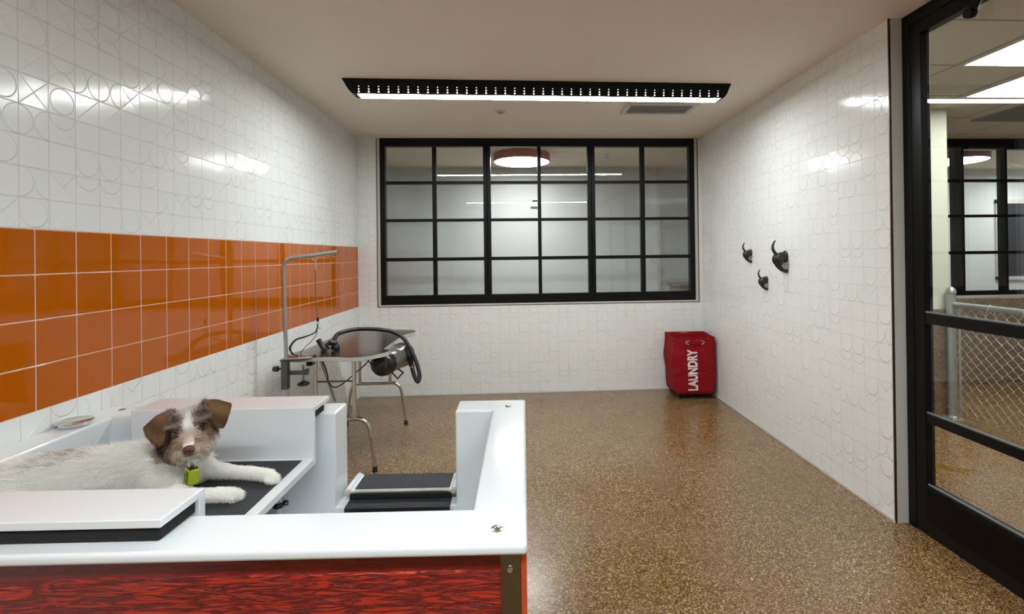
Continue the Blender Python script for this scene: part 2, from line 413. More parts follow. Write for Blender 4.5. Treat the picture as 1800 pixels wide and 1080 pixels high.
# ------------------------------------------------------------------ corridor behind the window
CY = 6.65
struct('wall_corridor', MB().box(-1.6, 3.60, CY, CY+.1, 0, 2.66).box(3.60, 9.6, CY+.22, CY+.32, 0, 2.66).box(3.5, 3.60, CY+.1, CY+.3, 0, 2.66), M_CORR)
struct('trim_4', MB().box(3.60, 3.64, CY-.004, CY+.219, 0, 2.62), M_CAULK)
struct('wall_corridor_end', MB().box(-1.7, -1.6, D+.12, CY+.1, 0, 2.66), M_CORR_D)
struct('wall_corridor_far', MB().box(9.6, 9.7, Y0-.12, CY+.4, 0, 2.7), M_CORR_D)
struct('ceiling_corridor', MB().box(-1.7, 9.7, D+.11, CY+.4, 2.66, 2.76), M_CEIL)
struct('floor_corridor', MB().box(-1.7, -.12, D, CY+.4, -.1, 0), M_FLOOR)
struct('wall_corridor_near', MB().box(-1.7, -.12, D, D+.12, 0, 2.7), M_PAINT)
def pendant(x, y, label):
    t = empty('round_ceiling_lamp', (x, y, 2.66)); tag(t, label, 'ceiling lamp', 'round red rimmed ceiling lamps')
    MB().lathe([(.31, -.0), (.335, -.0), (.34, -.012), (.34, -.088), (.335, -.095), (.328, -.095), (.328, -.012), (.31, -.012)], n=64).build('drum_rim', M_RED_RING, t, smooth=True)
    MB().lathe([(0, -.04), (.326, -.04), (.326, -.090), (.315, -.097), (0, -.101)], n=64).build('diffuser', M_PEND, t, smooth=True)
    return t
pendant(1.715, 5.8, 'round salmon-rimmed glowing ceiling lamp behind the main black grid window')
pendant(7.17, 5.8, 'round salmon-rimmed ceiling lamp half hidden by the cream column')
pendant(9.1-.1, 6.05, 'round salmon-rimmed ceiling lamp at the right picture edge, behind the far window')
# wall sensor
t = empty('wall_alarm', (1.9, CY, 2.10)); tag(t, 'small white wall alarm with dark lens, seen through the window', 'alarm')
MB().box(-.06, .06, -.03, -.0005, 0, .13).build('housing', mat('alarm_white', srgb(225, 228, 226), .4), t, bevel=.012, seg=3)
a = MB()
a.box(-.035, .035, -.034, -.029, .083, .105); a.build('sensor_window', M_PLASTIC, t)
MB().box(-.055, .055, -.034, -.029, .008, .018).build('sounder_slot', M_PLASTIC, t)
def sprinkler(x, y, z, label, mm=M_CHROME):
    t = empty('fire_sprinkler', (x, y, z)); tag(t, label, 'sprinkler', 'ceiling sprinklers')
    MB().lathe([(.038, -.0005), (.04, -.004), (.03, -.008), (.0, -.008)], n=24).build('escutcheon', M_CAULK, t, smooth=True)
    b = MB().lathe([(.009, -.008), (.009, -.022), (.005, -.024), (.004, -.04), (.018, -.041), (.018, -.044), (0, -.044)], n=16)
    b.build('sprinkler_head', mm, t, smooth=True); return t
sprinkler(2.748, 5.8, 2.66, 'ceiling sprinkler in the corridor right of the round lamp')
sprinkler(4.95, 3.78, H, 'ceiling sprinkler seen through the glass door near the bright panels')
# counter in the corridor
t = empty('corridor_counter', (4.05, 6.2, 0)); tag(t, 'grey counter with a wire rail at the window\'s lower right corner', 'counter')
MB().box(-.35, .8, -.22, .25, 0, 1.02).build('cabinet', mat('grey_laminate', srgb(120, 120, 112), .5), t, bevel=.005)
MB().box(-.38, .83, -.25, .28, 1.02, 1.055).build('worktop', M_BRUSH, t, bevel=.004)
MB().tube(bez([(-.2, -.2, 1.05), (-.2, -.2, 1.1), (.3, -.2, 1.1), (.3, -.2, 1.05)], 4), .006, 8).build('rail', M_CHROME, t, smooth=True)

# ------------------------------------------------------------------ dog-run room beyond the glass door
struct('ceiling_dog_run', MB().box(3.75, 9.6, Y0-.12, D+.12, H, H+.1), M_CEILGRID)
struct('wall_dog_run', MB().box(3.75, 9.6, D, D+.12, 0, .945), M_PAINT)
struct('trim_5', MB().box(3.76, 9.6, D-.12, D-.001, 0, .925), M_WAINS, bevel=.01)
def sash(a, b): m = (a+b)/2; return (a, m-.02, m+.02, b)
steel_window('window_2', (3.76, 9.6), D+.004, [sash(3.82, 4.95), sash(5.03, 6.05), (6.13, 6.30, 6.34, 6.5), (6.61, 7.05, 7.13, 7.60), sash(7.70, 8.62), sash(8.70, 9.55)], (.948, .995), (2.57, H), MZ, .04)
t = empty('window_3', (0, 0, 0)); tag(t, kind='structure')
MB().box(8.80, 8.87, CY+.19, CY+.2195, 1.0, 2.2).box(8.80, 9.6, CY+.19, CY+.2195, 1.0, 1.05).box(8.80, 9.6, CY+.19, CY+.2195, 2.14, 2.2).build('window_frame', M_CAULK, t)
MB().box(8.87, 9.6, CY+.205, CY+.2195, 1.05, 2.14).build('pane', M_BLIND, t)
# column
struct('trim_6', MB().box(5.195, 5.402, 4.02, 4.24, .935, H-.0005), M_CREAM, bevel=.004)
struct('trim_7', MB().box(5.18, 5.417, 4.005, 4.255, 0, .935), M_WAINS, bevel=.008)
# a narrow black glazed screen running from the column
t = empty('window_4', (0, 0, 0)); tag(t, kind='structure')
MB().box(5.0, 5.179, 4.08, 4.12, 0, 2.50).box(3.76, 5.0, 4.08, 4.12, 2.42, 2.50).box(3.76, 5.0, 4.08, 4.12, .9, .97).build('window_frame', M_BLACK, t, bevel=.003)
MB().box(3.76, 5.0, 4.097, 4.103, .97, 2.42).build('pane', M_GLASS, t)
MB().box(3.76, 5.0, 4.09, 4.11, 0, .9).build('lower_panel', M_CORR_D, t)
def troffer(x, y, label):
    t = empty('recessed_light_panel', (x, y, H)); tag(t, label, 'ceiling light', 'bright ceiling panels beyond the door')
    MB().box(0, .6, 0, .025, -.012, -.0005).box(0, .6, 1.195, 1.22, -.012, -.0005).box(0, .025, .025, 1.195, -.012, -.0005).box(.575, .6, .025, 1.195, -.012, -.0005).build('frame', M_CAULK, t)
    MB().box(.025, .575, .025, 1.195, -.008, -.001).build('diffuser', M_TROFF, t)
troffer(4.60, 1.86, 'nearer bright ceiling panel at the door glass top edge')
troffer(5.23, 2.49, 'farther bright ceiling panel, just above the linear lamp reflection')
troffer(6.6, .2, 'added ceiling panel for light in the dog run, outside the door view')  # unseen third panel, added for its light
t = empty('ceiling_grille', (5.98, 3.79, H)); tag(t, 'grey square ceiling grille seen through the door glass', 'vent', 'ceiling vents')
MB().box(0, .6, 0, .6, -.012, -.0005).build('grille_plate', mat('grille_grey', srgb(122, 124, 112), .6), t, bevel=.003)
MB().box(.04, .56, .04, .56, -.015, -.0125).build('core', mat('grille_core', srgb(100, 104, 96), .7), t)
# chain-link fence
t = empty('chain_link_fence', (5.36, 3.96, 0)); tag(t, 'galvanised chain-link fence with round end post beyond the door', 'fence')
MB().lathe([(.033, .01), (.033, 1.075), (.037, 1.078), (.037, 1.095), (.03, 1.118), (.015, 1.132), (0, 1.136)], n=24).build('end_post', M_GALV, t, smooth=True)
b = MB().lathe([(.075, .0005), (.075, .009), (.045, .012), (.04, .03), (.034, .034)], n=24)
for k in range(4): b.lathe([(.008, .009), (.008, .022), (0, .024)], origin=(.058*math.cos(k*PI/2+.7), .058*math.sin(k*PI/2+.7), 0), n=8)
b.build('foot_flange', M_GALV, t, smooth=True)
MB().tube([(0, -.03, .985), (0, -3.1, .985)], .021, 16).build('top_rail', M_GALV, t, smooth=True)
MB().tube([(0, -.075, .06), (0, -.075, .955)], .008, 8).build('tension_bar', M_GALV, t, smooth=True)
for z in (.10, .52, .93):
    MB().lathe([(.034, z-.011), (.038, z-.011), (.038, z+.011), (.034, z+.011)], n=24).box(-.006, .006, -.088, -.036, z-.011, z+.011).build('brace_band', M_GALV, t)
for yv in (-.35, -.62, -1.3, -2.0):
    MB().tube(bez([(.008, yv-.02, .93), (.025, yv, .975), (0, yv+.008, 1.012), (-.026, yv+.005, .975), (-.01, yv+.04, .92)], 5), .0028, 6).build('tie_wire', M_WIRE, t, smooth=True)
mb = MB(); p = .0415; ztop, zbot = .955, .055; nz = int((ztop-zbot)/p)
for k in range(72):
    ya = -.075-k*p; pts = []
    for i in range(nz+1):
        z = ztop-i*p; s_ = 1 if (i+k) % 2 == 0 else -1
        pts.append((.003*s_, ya - (p*.54 if (i+k) % 2 == 0 else -p*.54) , z))
    last = Vector(pts[-1]); pts += [tuple(last+Vector((.003, 0, -.012))), tuple(last+Vector((-.004, .004, -.018)))]
    mb.tube(pts, .0017, 5)
mb.build('wire_mesh', M_WIRE, t)
# puddle stain
t = MB(); pts = [(4.25, 3.12), (4.36, 3.20), (4.43, 3.18), (4.5, 3.1), (4.62, 3.03), (4.72, 2.985), (4.6, 2.97), (4.49, 3.0), (4.42, 3.05), (4.34, 3.0), (4.24, 3.02)]
t.prism([tuple(v[:2]) for v in bez([(a, b, 0) for a, b in pts+[pts[0]]], 4)[:-1]], .0004, .0012)
sm = mat('wet_stain', srgb(112, 84, 12), .12); tn = NT(sm); vv = tn.n('ShaderNodeTexVoronoi'); tn.l(tn.coord(), vv.inputs['Vector']); vv.inputs['Scale'].default_value = 210
sp_ = tn.n('ShaderNodeSeparateColor'); tn.l(vv.outputs['Color'], sp_.inputs[0]); tn.l(tn.ramp(sp_.outputs[0], [(0, srgb(70, 46, 4)), (.6, srgb(120, 90, 18)), (1, srgb(168, 136, 50))]), tn.b.inputs['Base Color'])
tag(t.build('wet_puddle', sm), 'yellowish wet patch on the floor seen through the lowest door glass', 'puddle')

# ------------------------------------------------------------------ glass door and screen (plane x = 3.70)
XD = 3.70
t = empty('door_1', (0, 0, 0)); tag(t, kind='structure')
f = MB(); xf = XD; xb = XD+.06
f.box(xf-.002, xb, 2.415, 2.466, 0, H-.001); f.box(xf-.002, xb, Y0, 2.415, 2.625, H-.001)
f.build('door_frame', M_BLACK, t, bevel=.004)
f = MB()
f.box(xf, xb-.01, 2.35, 2.413, .004, 2.62); f.box(xf, xb-.01, 1.22, 1.32, .004, 2.62)
f.box(xf, xb-.01, 1.32, 2.35, 2.555, 2.62); f.box(xf, xb-.01, 1.32, 2.35, .004, .255)
f.build('door_leaf', M_BLACK, t, bevel=.003)
MB().box(xf-.004, xf+.001, 1.33, 2.345, .07, .235).build('kick_panel', mat('dark_brown_panel', (.004, .002, .002, 1), .4, spec=.12), t, bevel=.001)
f = MB()
for z0, z1 in ((1.075, 1.130), (.572, .620)): f.box(xf+.004, xb-.014, 1.32, 2.35, z0, z1)
f.build('glazing_bars', M_BLACK, t, bevel=.003)
f = MB()
for z in (.2555, .6205, 1.1305): f.box(XD+.006, XD+.012, 1.32, 2.35, z, z+.008)
f.build('glazing_bead', M_GASKET, t, bevel=.001)
MB().box(XD+.018, XD+.024, 1.30, 2.36, .25, 2.56).build('pane', M_GLASS, t)
MB().lathe([(.0, .0), (.022, .002), (.024, .02), (.020, .035), (0, .04)], (XD-.035, 2.06, 2.51), 'x', 20).tube([(XD-.01, 2.06, 2.512), (XD-.01, 2.02, 2.575)], .016, 10).build('door_stop', M_BLACK, t, smooth=True)
t = empty('window_5', (0, 0, 0)); tag(t, kind='structure')
f = MB(); f.box(xf-.002, xb, 1.16, 1.215, 0, 2.62); f.box(xf, xb, Y0, 1.16, 0, .25)
for z0, z1 in ((1.075, 1.130), (.572, .620)): f.box(xf+.004, xb-.014, Y0, 1.16, z0, z1)
f.box(xf, xb, -.3, -.22, .25, 2.62); f.build('window_frame', M_BLACK, t, bevel=.003)
MB().box(XD+.018, XD+.024, Y0, 1.17, .25, 2.625).build('pane', M_GLASS, t)
struct('wall_jamb', MB().box(R+.0072, 3.80, YE-.002, YE+.06, 0, H-.0005), M_PAINT)

# ------------------------------------------------------------------ linear ceiling lamp
def linear_lamp(x, y, rz, label, lens_m):
    t = empty('linear_ceiling_lamp', (x, y, H), rz); tag(t, label, 'ceiling lamp', 'linear perforated ceiling lamps')
    # body: hull between a long top rectangle and a shorter bottom one, ends curved
    L = 2.775; d0, d1 = .0, .122
    prof = [(0, 0, 0), (.018, -.03, .0), (.040, -.07, .003), (.058, -.092, .006), (.072, -.1005, .009), (.100, -.1045, .012)]
    bm = MB(); rings = []
    def loop(ex, z, inn): return [bm.bm.verts.new(q) for q in ((ex, inn, z-.0005), (L-ex*.75, inn, z-.0005), (L-ex*.75, d1-inn, z-.0005), (ex, d1-inn, z-.0005))]
    for (ex, z, inn) in prof: rings.append(loop(ex, z, inn))
    rings.append(loop(.103, -.1045, .013)); rings.append(loop(.103, -.096, .013))
    for a, b in zip(rings, rings[1:]):
        for k in range(4): bm.bm.faces.new((a[k], a[(k+1) % 4], b[(k+1) % 4], b[k]))
    bm.bm.faces.new(rings[0]); bm.bm.faces.new(rings[-1][::-1])
    bm.build('housing', M_BLACK, t)
    a0, a1 = .1035, L-.103*.75-.0005
    MB().box(a0, a1, .0135, d1-.0135, -.1045, -.097).build('lens', lens_m, t)
    dm = MB(); n = 39
    for i in range(n):
        xx = .115+i*(L-.215)/(n-1)
        for z, r in ((-.091, .0062), (-.0735, .0052), (-.055, .0038)):
            yy = np.interp(-z, [.03, .07, .092], [0, .003, .006])
            ring = [dm.bm.verts.new((xx+r*math.cos(k*PI/4), yy-.0012, z+r*math.sin(k*PI/4))) for k in range(8)]
            back = [dm.bm.verts.new((v.co.x, yy+.001, v.co.z)) for v in ring]
            dm.bm.faces.new(ring)
            for k in range(8): dm.bm.faces.new((ring[k], back[k], back[(k+1) % 8], ring[(k+1) % 8]))
    dm.build('perforations', M_DOTS, t)
    return t
linear_lamp(.446, 3.399, .0194, 'long black ceiling lamp with rows of lit holes before the window', M_STRIP)
linear_lamp(.5, -.1, 0, 'second long black ceiling lamp above the camera end of the room', M_STRIP2)
# ceiling vent + smoke head
t = empty('ceiling_vent', (2.56, 3.90, H)); tag(t, 'white-framed square vent in the ceiling behind the long lamp', 'vent', 'ceiling vents')
b = MB()
for x0, x1, y0, y1 in ((0, .60, 0, .04), (0, .60, .26, .30), (0, .04, .04, .26), (.56, .60, .04, .26)): b.box(x0, x1, y0, y1, -.014, -.0005)
b.build('frame', M_CAULK, t, bevel=.003)
b = MB(); b.box(.04, .56, .04, .26, -.004, -.0005)
for k in range(24): b.box(.045+k*.0215, .051+k*.0215, .042, .258, -.010, -.0045)
b.build('louvres', mat('vent_grey', srgb(150, 150, 146), .5), t)
t = empty('ceiling_detector', (1.516, 4.16, H)); tag(t, 'small round white detector on the ceiling behind the long lamp', 'detector')
MB().lathe([(.045, -.0005), (.045, -.008), (.036, -.012), (.03, -.010), (0, -.010)], n=28).build('base', M_CAULK, t, smooth=True)
MB().lathe([(.022, -.0105), (.02, -.02), (0, -.022)], n=20).build('sensor', mat('detector_grey', srgb(170, 168, 160), .5), t, smooth=True)
#@@OBJECTS@@
# ------------------------------------------------------------------ wash tub
def TW(v):   # the tub stands slightly turned against the room
    x, y, z = v
    return Vector((x + .015*(y-1)*(x/1.65), y - .036*(x-1.65), z))
tub = empty('pet_wash_tub', (0, 0, 0)); tag(tub, 'white acrylic pet washing tub with red wood-grain front panel', 'tub')
xs = [.004, .11, .935, 1.384, 1.524, 1.622, 1.65]; ys = [.985, 1.012, 1.131, 1.850, 1.98]; zs = [.36, .44, .50, .833, .857]
def occ(x, y, z):
    if z > .833:
        inside = .11 < x < 1.524 and 1.131 < y < 1.850
        opening = .935 < x < 1.384 and y > 1.850
        return not inside and not opening
    if x > 1.622 or y < 1.012: return False
    if .11 < x < 1.524 and 1.131 < y < 1.850: return z < .44
    if .935 < x < 1.384 and y > 1.850: return z < .50
    return True
grid_solid(xs, ys, zs, occ).build('tub_shell', M_ACR, tub, bevel=.009, seg=4, warp=TW)
def WB_(x0, x1, y0, y1, z0, z1, name, m, par, bevel=0, seg=2):
    return MB().box(x0, x1, y0, y1, z0, z1).build(name, m, par, bevel=bevel, seg=seg, warp=TW)
WB_(.004, 1.594, 1.008, 1.030, .002, .8325, 'front_panel', M_SIDING, tub)
WB_(1.6365, 1.648, 1.005, 1.960, .002, .8325, 'side_panel', mat('orange_red_edge', srgb(196, 78, 34), .4), tub)
b = MB().box(1.594, 1.636, 1.003, 1.010, .002, .8325).box(1.629, 1.6362, 1.010, 1.05, .002, .8325)
ct = b.build('corner_trim', M_BRUSH, tub, bevel=.0015, warp=TW)
for z in (.797, .45, .1):
    MB().lathe([(0, -.004), (.0055, -.003), (.0075, 0), (.0075, .0015)], (1.6135, 1.0015, z), 'y', 16).build('screw', M_CHROME, ct, smooth=True, warp=TW)
MB().lathe([(0, .004), (.004, .003), (.005, 0)], (1.6365, 1.02, .81), 'x', 12).build('screw', M_CHROME, ct, smooth=True, warp=TW)
WB_(.01, 1.62, 1.95, 1.972, .002, .40, 'rear_panel', M_PAINT, tub)
for (x, y) in ((1.586, 1.046), (1.598, 1.895), (.08, 1.993)):
    s_ = MB().lathe([(.0135, 0), (.013, .0018), (.0095, .0022), (.009, .001), (.007, .001), (.006, .0045), (.003, .0055), (0, .0055)], (x, y, .8572), n=20)
    s_.build('rim_stud', M_STEEL, tub, smooth=True)
WB_(.96, 1.36, 1.18, 1.845, .4402, .446, 'interior_mat', M_MAT, tub, .002)
MB().lathe([(0, .012), (.012, .010), (.016, 0), (0, 0)], (1.505, 1.139, .832), 'z', 12).build('drain_plug', M_TRIM, tub, smooth=True)
# pipe and clamp on the inner far wall
yw = 1.850-.036*(.734-1.65)+.001
MB().tube([(.734, yw-.016, .445), (.734, yw-.016, .69)], .012, 14).build('drain_pipe', M_PIPE, tub, smooth=True)
b = MB(); b.tube([(.734+.0155*math.cos(a), yw-.016+.0155*math.sin(a)*-1, .522) for a in [PI*k/10 for k in range(11)]], .0055, 8, flat=2.0)
b.box(.704, .7195, yw-.010, yw-.002, .515, .531).box(.7485, .764, yw-.010, yw-.002, .515, .531)
pc = b.build('pipe_clamp', M_PLASTIC, tub)
for x in (.710, .758): MB().lathe([(0, -.003), (.004, -.002), (.005, 0)], (x, yw-.0102, .523), 'y', 12).build('screw', M_CHROME, pc, smooth=True)
# tread at the opening
ramp = empty('entry_ramp', (1.16, 1.95, 0)); tag(ramp, 'white folding entry ramp with black grip tread in the tub opening', 'ramp')
def RW(v): return TW(v)-Vector((1.16, 1.95, 0))
b = MB()
prof = [(1.902, .515), (1.902, .530), (1.915, .537), (2.035, .537), (2.06, .525), (2.50, .012), (2.485, .001), (2.465, .004), (2.045, .507), (1.99, .515)]
b.prism(prof, .958, 1.374, 'yzx'); b.build('ramp_board', M_ACR, ramp, bevel=.003, warp=RW)
for x in (.962, 1.37):
    b = MB(); b.tube([(x, 1.892, .533), (x, 1.93, .538), (x, 2.032, .538), (x, 2.062, .52), (x, 2.49, .02)], .011, 12); b.build('side_rail', M_ACR, ramp, smooth=True, warp=RW)
    MB().lathe([(0, -.004), (.009, -.003), (.0125, 0), (.0125, .012)], (x, 1.888, .533), 'y', 14).build('rail_cap', M_BEIGE, ramp, smooth=True, warp=RW)
MB().box(.985, 1.352, 1.912, 2.036, .537, .5395).build('grip_tread', M_MAT, ramp, bevel=.001, warp=RW)
b = MB(); b.tube(bez([(.955, 1.895, .530), (1.0, 1.898, .534), (1.1, 1.897, .5345), (1.2, 1.898, .534), (1.33, 1.897, .535), (1.378, 1.893, .526)], 5), .0045, 8); b.build('front_nosing', M_BEIGE, ramp, smooth=True, warp=RW)
MB().box(.97, 1.362, 1.8935, 1.9005, .5005, .529).box(.97, 1.362, 1.832, 1.8485, .4465, .5034).build('riser_pad', M_RUBBER, ramp, bevel=.004, warp=RW)
MB().box(.97, 1.362, 1.8435, 1.899, .5005, .5035).build('threshold_tread', M_MAT, ramp, warp=RW)

# ------------------------------------------------------------------ raised platform hooked over the tub
plat = empty('washing_platform', (.5, 1.5, .72)); tag(plat, 'white raised platform hooked over the tub rims, carrying the dog', 'platform')
def PW(v): return TW(v)-Vector((.5, 1.5, .72))
FZ, TZ = .722, .906
def floor_y(y): return y
b = MB()
prof = [(1.018, TZ), (1.158, TZ), (1.162, TZ-.003), (1.162, FZ), (1.757, FZ), (1.757, TZ), (1.762, TZ), (1.910, TZ), (1.910, TZ-.018), (1.778, TZ-.018), (1.778, FZ-.024), (1.140, FZ-.024), (1.140, TZ-.018), (1.018, TZ-.018)]
b.prism(prof, .252, .892, 'yzx'); b.box(.13, .2515, 1.162, 1.757, FZ-.024, FZ)
b.build('platform_shell', M_ACR, plat, bevel=.0055, seg=3, warp=PW)
MB().box(.15, .858, 1.185, 1.742, FZ, FZ+.003).build('grip_mat', M_MAT, plat, bevel=.001, warp=PW)
MB().box(.26, .885, 1.024, 1.1395, .8575, TZ-.0185).build('foam_pad', M_FOAM, plat, bevel=.006, warp=PW)
MB().prism([(.3, 1.7855), (.872, 1.7855), (.880, 1.80), (.880, 1.885), (.3, 1.885)], .8575, TZ-.0185, 'xyz').build('foam_pad', M_FOAM, plat, warp=PW)

# ------------------------------------------------------------------ steel dish
t = empty('steel_dish', (.056, 1.815, .858)); tag(t, 'shallow polished steel dish on the tub deck against the orange tiles', 'dish')
MB().lathe([(.040, .0005), (.0425, .002), (.0455, .012), (.0505, .0155), (.052, .017), (.0505, .018), (.046, .0170), (.0425, .0085), (.039, .004), (0, .003)], n=48).build('dish_body', M_CHROME, t, smooth=True)
MB().lathe([(.051, .0145), (.0535, .0155), (.0535, .0175), (.051, .0185)], n=48).build('rolled_rim', M_STEEL, t, smooth=True)

# ------------------------------------------------------------------ grooming table
gt = empty('grooming_table', (.415, 3.8, 0)); tag(gt, 'steel grooming table with dark bone-shaped top beside the orange wall', 'table')
GO = Vector((.415, 3.8, 0)); GW = lambda v: v-GO
out = [(.085, 3.36), (.09, 3.29), (.135, 3.245), (.22, 3.232), (.30, 3.243), (.38, 3.250), (.46, 3.238), (.55, 3.215), (.63, 3.236), (.69, 3.295), (.735, 3.36), (.748, 3.42), (.735, 3.455), (.700, 3.485), (.690, 3.52),
       (.690, 3.75), (.690, 3.98), (.692, 4.10), (.705, 4.16), (.74, 4.20), (.752, 4.26), (.735, 4.34), (.66, 4.395), (.54, 4.41), (.40, 4.39), (.27, 4.40), (.15, 4.38), (.08, 4.30), (.085, 4.20), (.12, 4.13), (.122, 3.9), (.122, 3.6), (.115, 3.50), (.09, 3.43)]
def inset(poly, d):
    res = []
    n = len(poly)
    for i in range(n):
        a, b, c_ = Vector(poly[i-1]), Vector(poly[i]), Vector(poly[(i+1) % n])
        tn_ = (c_-a).normalized(); nrm = Vector((-tn_.y, tn_.x)); res.append(tuple(b+nrm*d))
    return res
sm_out = [tuple(v[:2]) for v in bez([(x, y, 0) for x, y in out+[out[0]]], 4)[:-1]]
MB().prism(inset(sm_out, .004), .766, .795).build('tabletop', M_TOP, gt, warp=GW)
MB().prism(sm_out, .768, .7935).build('edge_band', M_ALU, gt, warp=GW)
TR = .0125
for y, sp in ((3.33, .14), (4.25, .14)):
    fr = MB(); z = .357; xl, xr = .28, .535
    fr.tube(bez([(xl-.115, y, .028), (xl-.098, y, .16), (xl-.085, y, .26), (xl-.068, y, .325), (xl-.02, y, z), (.33, y, z), (.41, y, z), (.49, y, z), (xr+.03, y, z), (xr+.082, y, .325), (xr+.102, y, .26), (xr+.115, y, .16), (xr+.130, y, .028)], 5), TR, 14)
    fr.build('leg_frame', M_STEEL, gt, smooth=True, warp=GW)
    for x in (xl, xr): MB().tube([(x, y, z+.005), (x, y, .766)], TR*1.15, 16).build('post', M_STEEL, gt, smooth=True, warp=GW)
    for x in (xl-.116, xr+.131): MB().lathe([(.019, 0), (.020, .004), (.016, .012), (.016, .034), (.014, .036)], (x, y, 0), 'z', 18).build('rubber_foot', M_RUBBER, gt, smooth=True, warp=GW)
MB().tube([(.28, 3.335, .612), (.535, 3.335, .612)], .0065, 10).build('cross_bar', M_BRUSH, gt, smooth=True, warp=GW)
MB().tube([(.24, 3.40, .755), (.24, 4.18, .755)], .012, 8).tube([(.57, 3.40, .755), (.57, 4.18, .755)], .012, 8).build('under_rail', M_BRUSH, gt, warp=GW)
b = MB().tube([(.30, 3.37, .75), (.30, 3.62, .40)], .009, 8); b.build('folding_brace', M_GALV, gt, smooth=True, warp=GW)
b = MB().lathe([(0, -.02), (.014, -.018), (.016, 0), (.014, .018), (0, .02)], (.255, 3.30, .742), 'x', 10); b.tube([(.27, 3.30, .742), (.283, 3.315, .742)], .004, 6); b.build('leg_knob', M_PLASTIC, gt, warp=GW)

# ------------------------------------------------------------------ grooming arm with clamp, leash loop
ga = empty('grooming_stand', (.17, 3.15, .6)); tag(ga, 'chromed hooked arm clamped upright to the near end of the grooming table', 'grooming stand')
AO = Vector((.17, 3.15, .6)); AW = lambda v: v-AO
path = [(.176, 3.152, .45), (.172, 3.152, .80), (.166, 3.152, 1.10), (.161, 3.152, 1.34)] + bez([(.161, 3.152, 1.36), (.163, 3.152, 1.40), (.178, 3.154, 1.432), (.205, 3.16, 1.448)], 5) + [(.33, 3.20, 1.464), (.462, 3.25, 1.486)]
MB().tube(path, .0118, 14).build('pole', M_GALV, ga, smooth=True, warp=AW)
b = MB(); b.prism([(.128, 3.215), (.122, 3.17), (.142, 3.13), (.20, 3.122), (.30, 3.16), (.302, 3.30), (.26, 3.31), (.17, 3.28)], .7955, .801)
b.box(.15, .19, 3.125, 3.165, .62, .801); b.box(.17, .29, 3.15, 3.178, .705, .728)
b.box(.285, .305, 3.147, 3.181, .703, .739)
b.build('clamp_frame', mat('cast_grey', srgb(92, 92, 92), .35, metal=.8), ga, bevel=.003, warp=AW)
b = MB(); b.tube([(.155, 3.20, .812), (.315, 3.228, .813)], .011, 12); b.tube([(.16, 3.150, .808), (.325, 3.165, .810)], .011, 12); b.build('clamp_bar', M_CHROME, ga, smooth=True, warp=AW)
MB().tube([(.272, 3.164, .665), (.272, 3.164, .765)], .006, 10).build('clamp_screw', M_BRUSH, ga, smooth=True, warp=AW)
MB().lathe([(0, .0), (.030, .002), (.036, .008), (.036, .016), (.028, .022), (.012, .026), (.010, .036), (0, .036)], (.272, 3.164, .634), 'z', 24).build('clamp_knob', M_PLASTIC, ga, smooth=True, warp=AW)
MB().lathe([(0, -.024), (.016, -.022), (.018, -.01), (.018, .008), (.007, .012), (.006, .03)], (.118, 3.145, .748), 'x', 10).build('side_knob', M_PLASTIC, ga, warp=AW)
def torus(c, R_, r, n=20, m=8, axis='y'):
    b = MB(); pts = [(c[0]+R_*math.cos(2*PI*k/n), c[1], c[2]+R_*math.sin(2*PI*k/n)) if axis == 'y' else (c[0]+R_*math.cos(2*PI*k/n), c[1]+R_*math.sin(2*PI*k/n), c[2]) for k in range(n+1)]
    return b.tube(pts, r, m, cap=False)
for c_ in ((.337, 3.198, 1.440), (.443, 3.243, 1.460)): torus(c_, .0115, .0025).build('eye_ring', M_CHROME, ga, smooth=True, warp=AW)
# leash loop hanging from the arm
ls = empty('grooming_leash', (.337, 3.198, 1.43)); tag(ls, 'thin black looped leash hanging from the grooming stand ring', 'leash')
LO = Vector((.337, 3.198, 1.43)); LW = lambda v: v-LO
LP = lambda pts: [Vector(p) for p in pts]
MB().tube(LP([(.337, 3.198, 1.43), (.338, 3.198, 1.405), (.335, 3.198, 1.385), (.338, 3.198, 1.362)]), [.003, .005, .0035, .003], 8).build('snap_hook', M_CHROME, ls, smooth=True, warp=LW)
MB().tube(LP([(.338, 3.198, 1.364), (.340, 3.198, 1.35), (.342, 3.198, 1.18), (.350, 3.198, 1.062)]), [.004, .0028, .0028, .003], 8, flat=.6).build('cord', M_RUBBER, ls, smooth=True, warp=LW)
MB().lathe([(0, -.016), (.007, -.012), (.0085, 0), (.007, .012), (0, .016)], (.352, 3.198, 1.048), 'z', 10).build('slide_lock', M_PLASTIC, ls, smooth=True, warp=LW)
torus((.350, 3.198, 1.026), .008, .002, 14, 6).build('ring', M_CHROME, ls, smooth=True, warp=LW)
b = MB(); b.tube(bez([(.350, 3.198, 1.018), (.348, 3.198, .995), (.335, 3.19, .965), (.28, 3.18, .942), (.225, 3.17, .925), (.195, 3.16, .885), (.195, 3.16, .86), (.21, 3.17, .83), (.235, 3.18, .822)], 6), [.006]*6+[.006]*6+[.0058]*6+[.008]*6+[.009]*6+[.010]*6+[.008]*6+[.006]*6+[.004], 8, flat=.65)
b.build('loop_strap', M_RUBBER, ls, smooth=True, warp=LW)
MB().tube(bez([(.348, 3.199, .99), (.34, 3.20, .95), (.305, 3.20, .905), (.27, 3.20, .872), (.245, 3.19, .835), (.26, 3.17, .822), (.285, 3.16, .80)], 6), .0022, 6).build('thin_cord', M_RUBBER, ls, smooth=True, warp=LW)
MB().tube([(.347, 3.198, .992), (.372, 3.198, .991)], .0022, 6).build('lock_pin', M_BRUSH, ls, warp=LW)

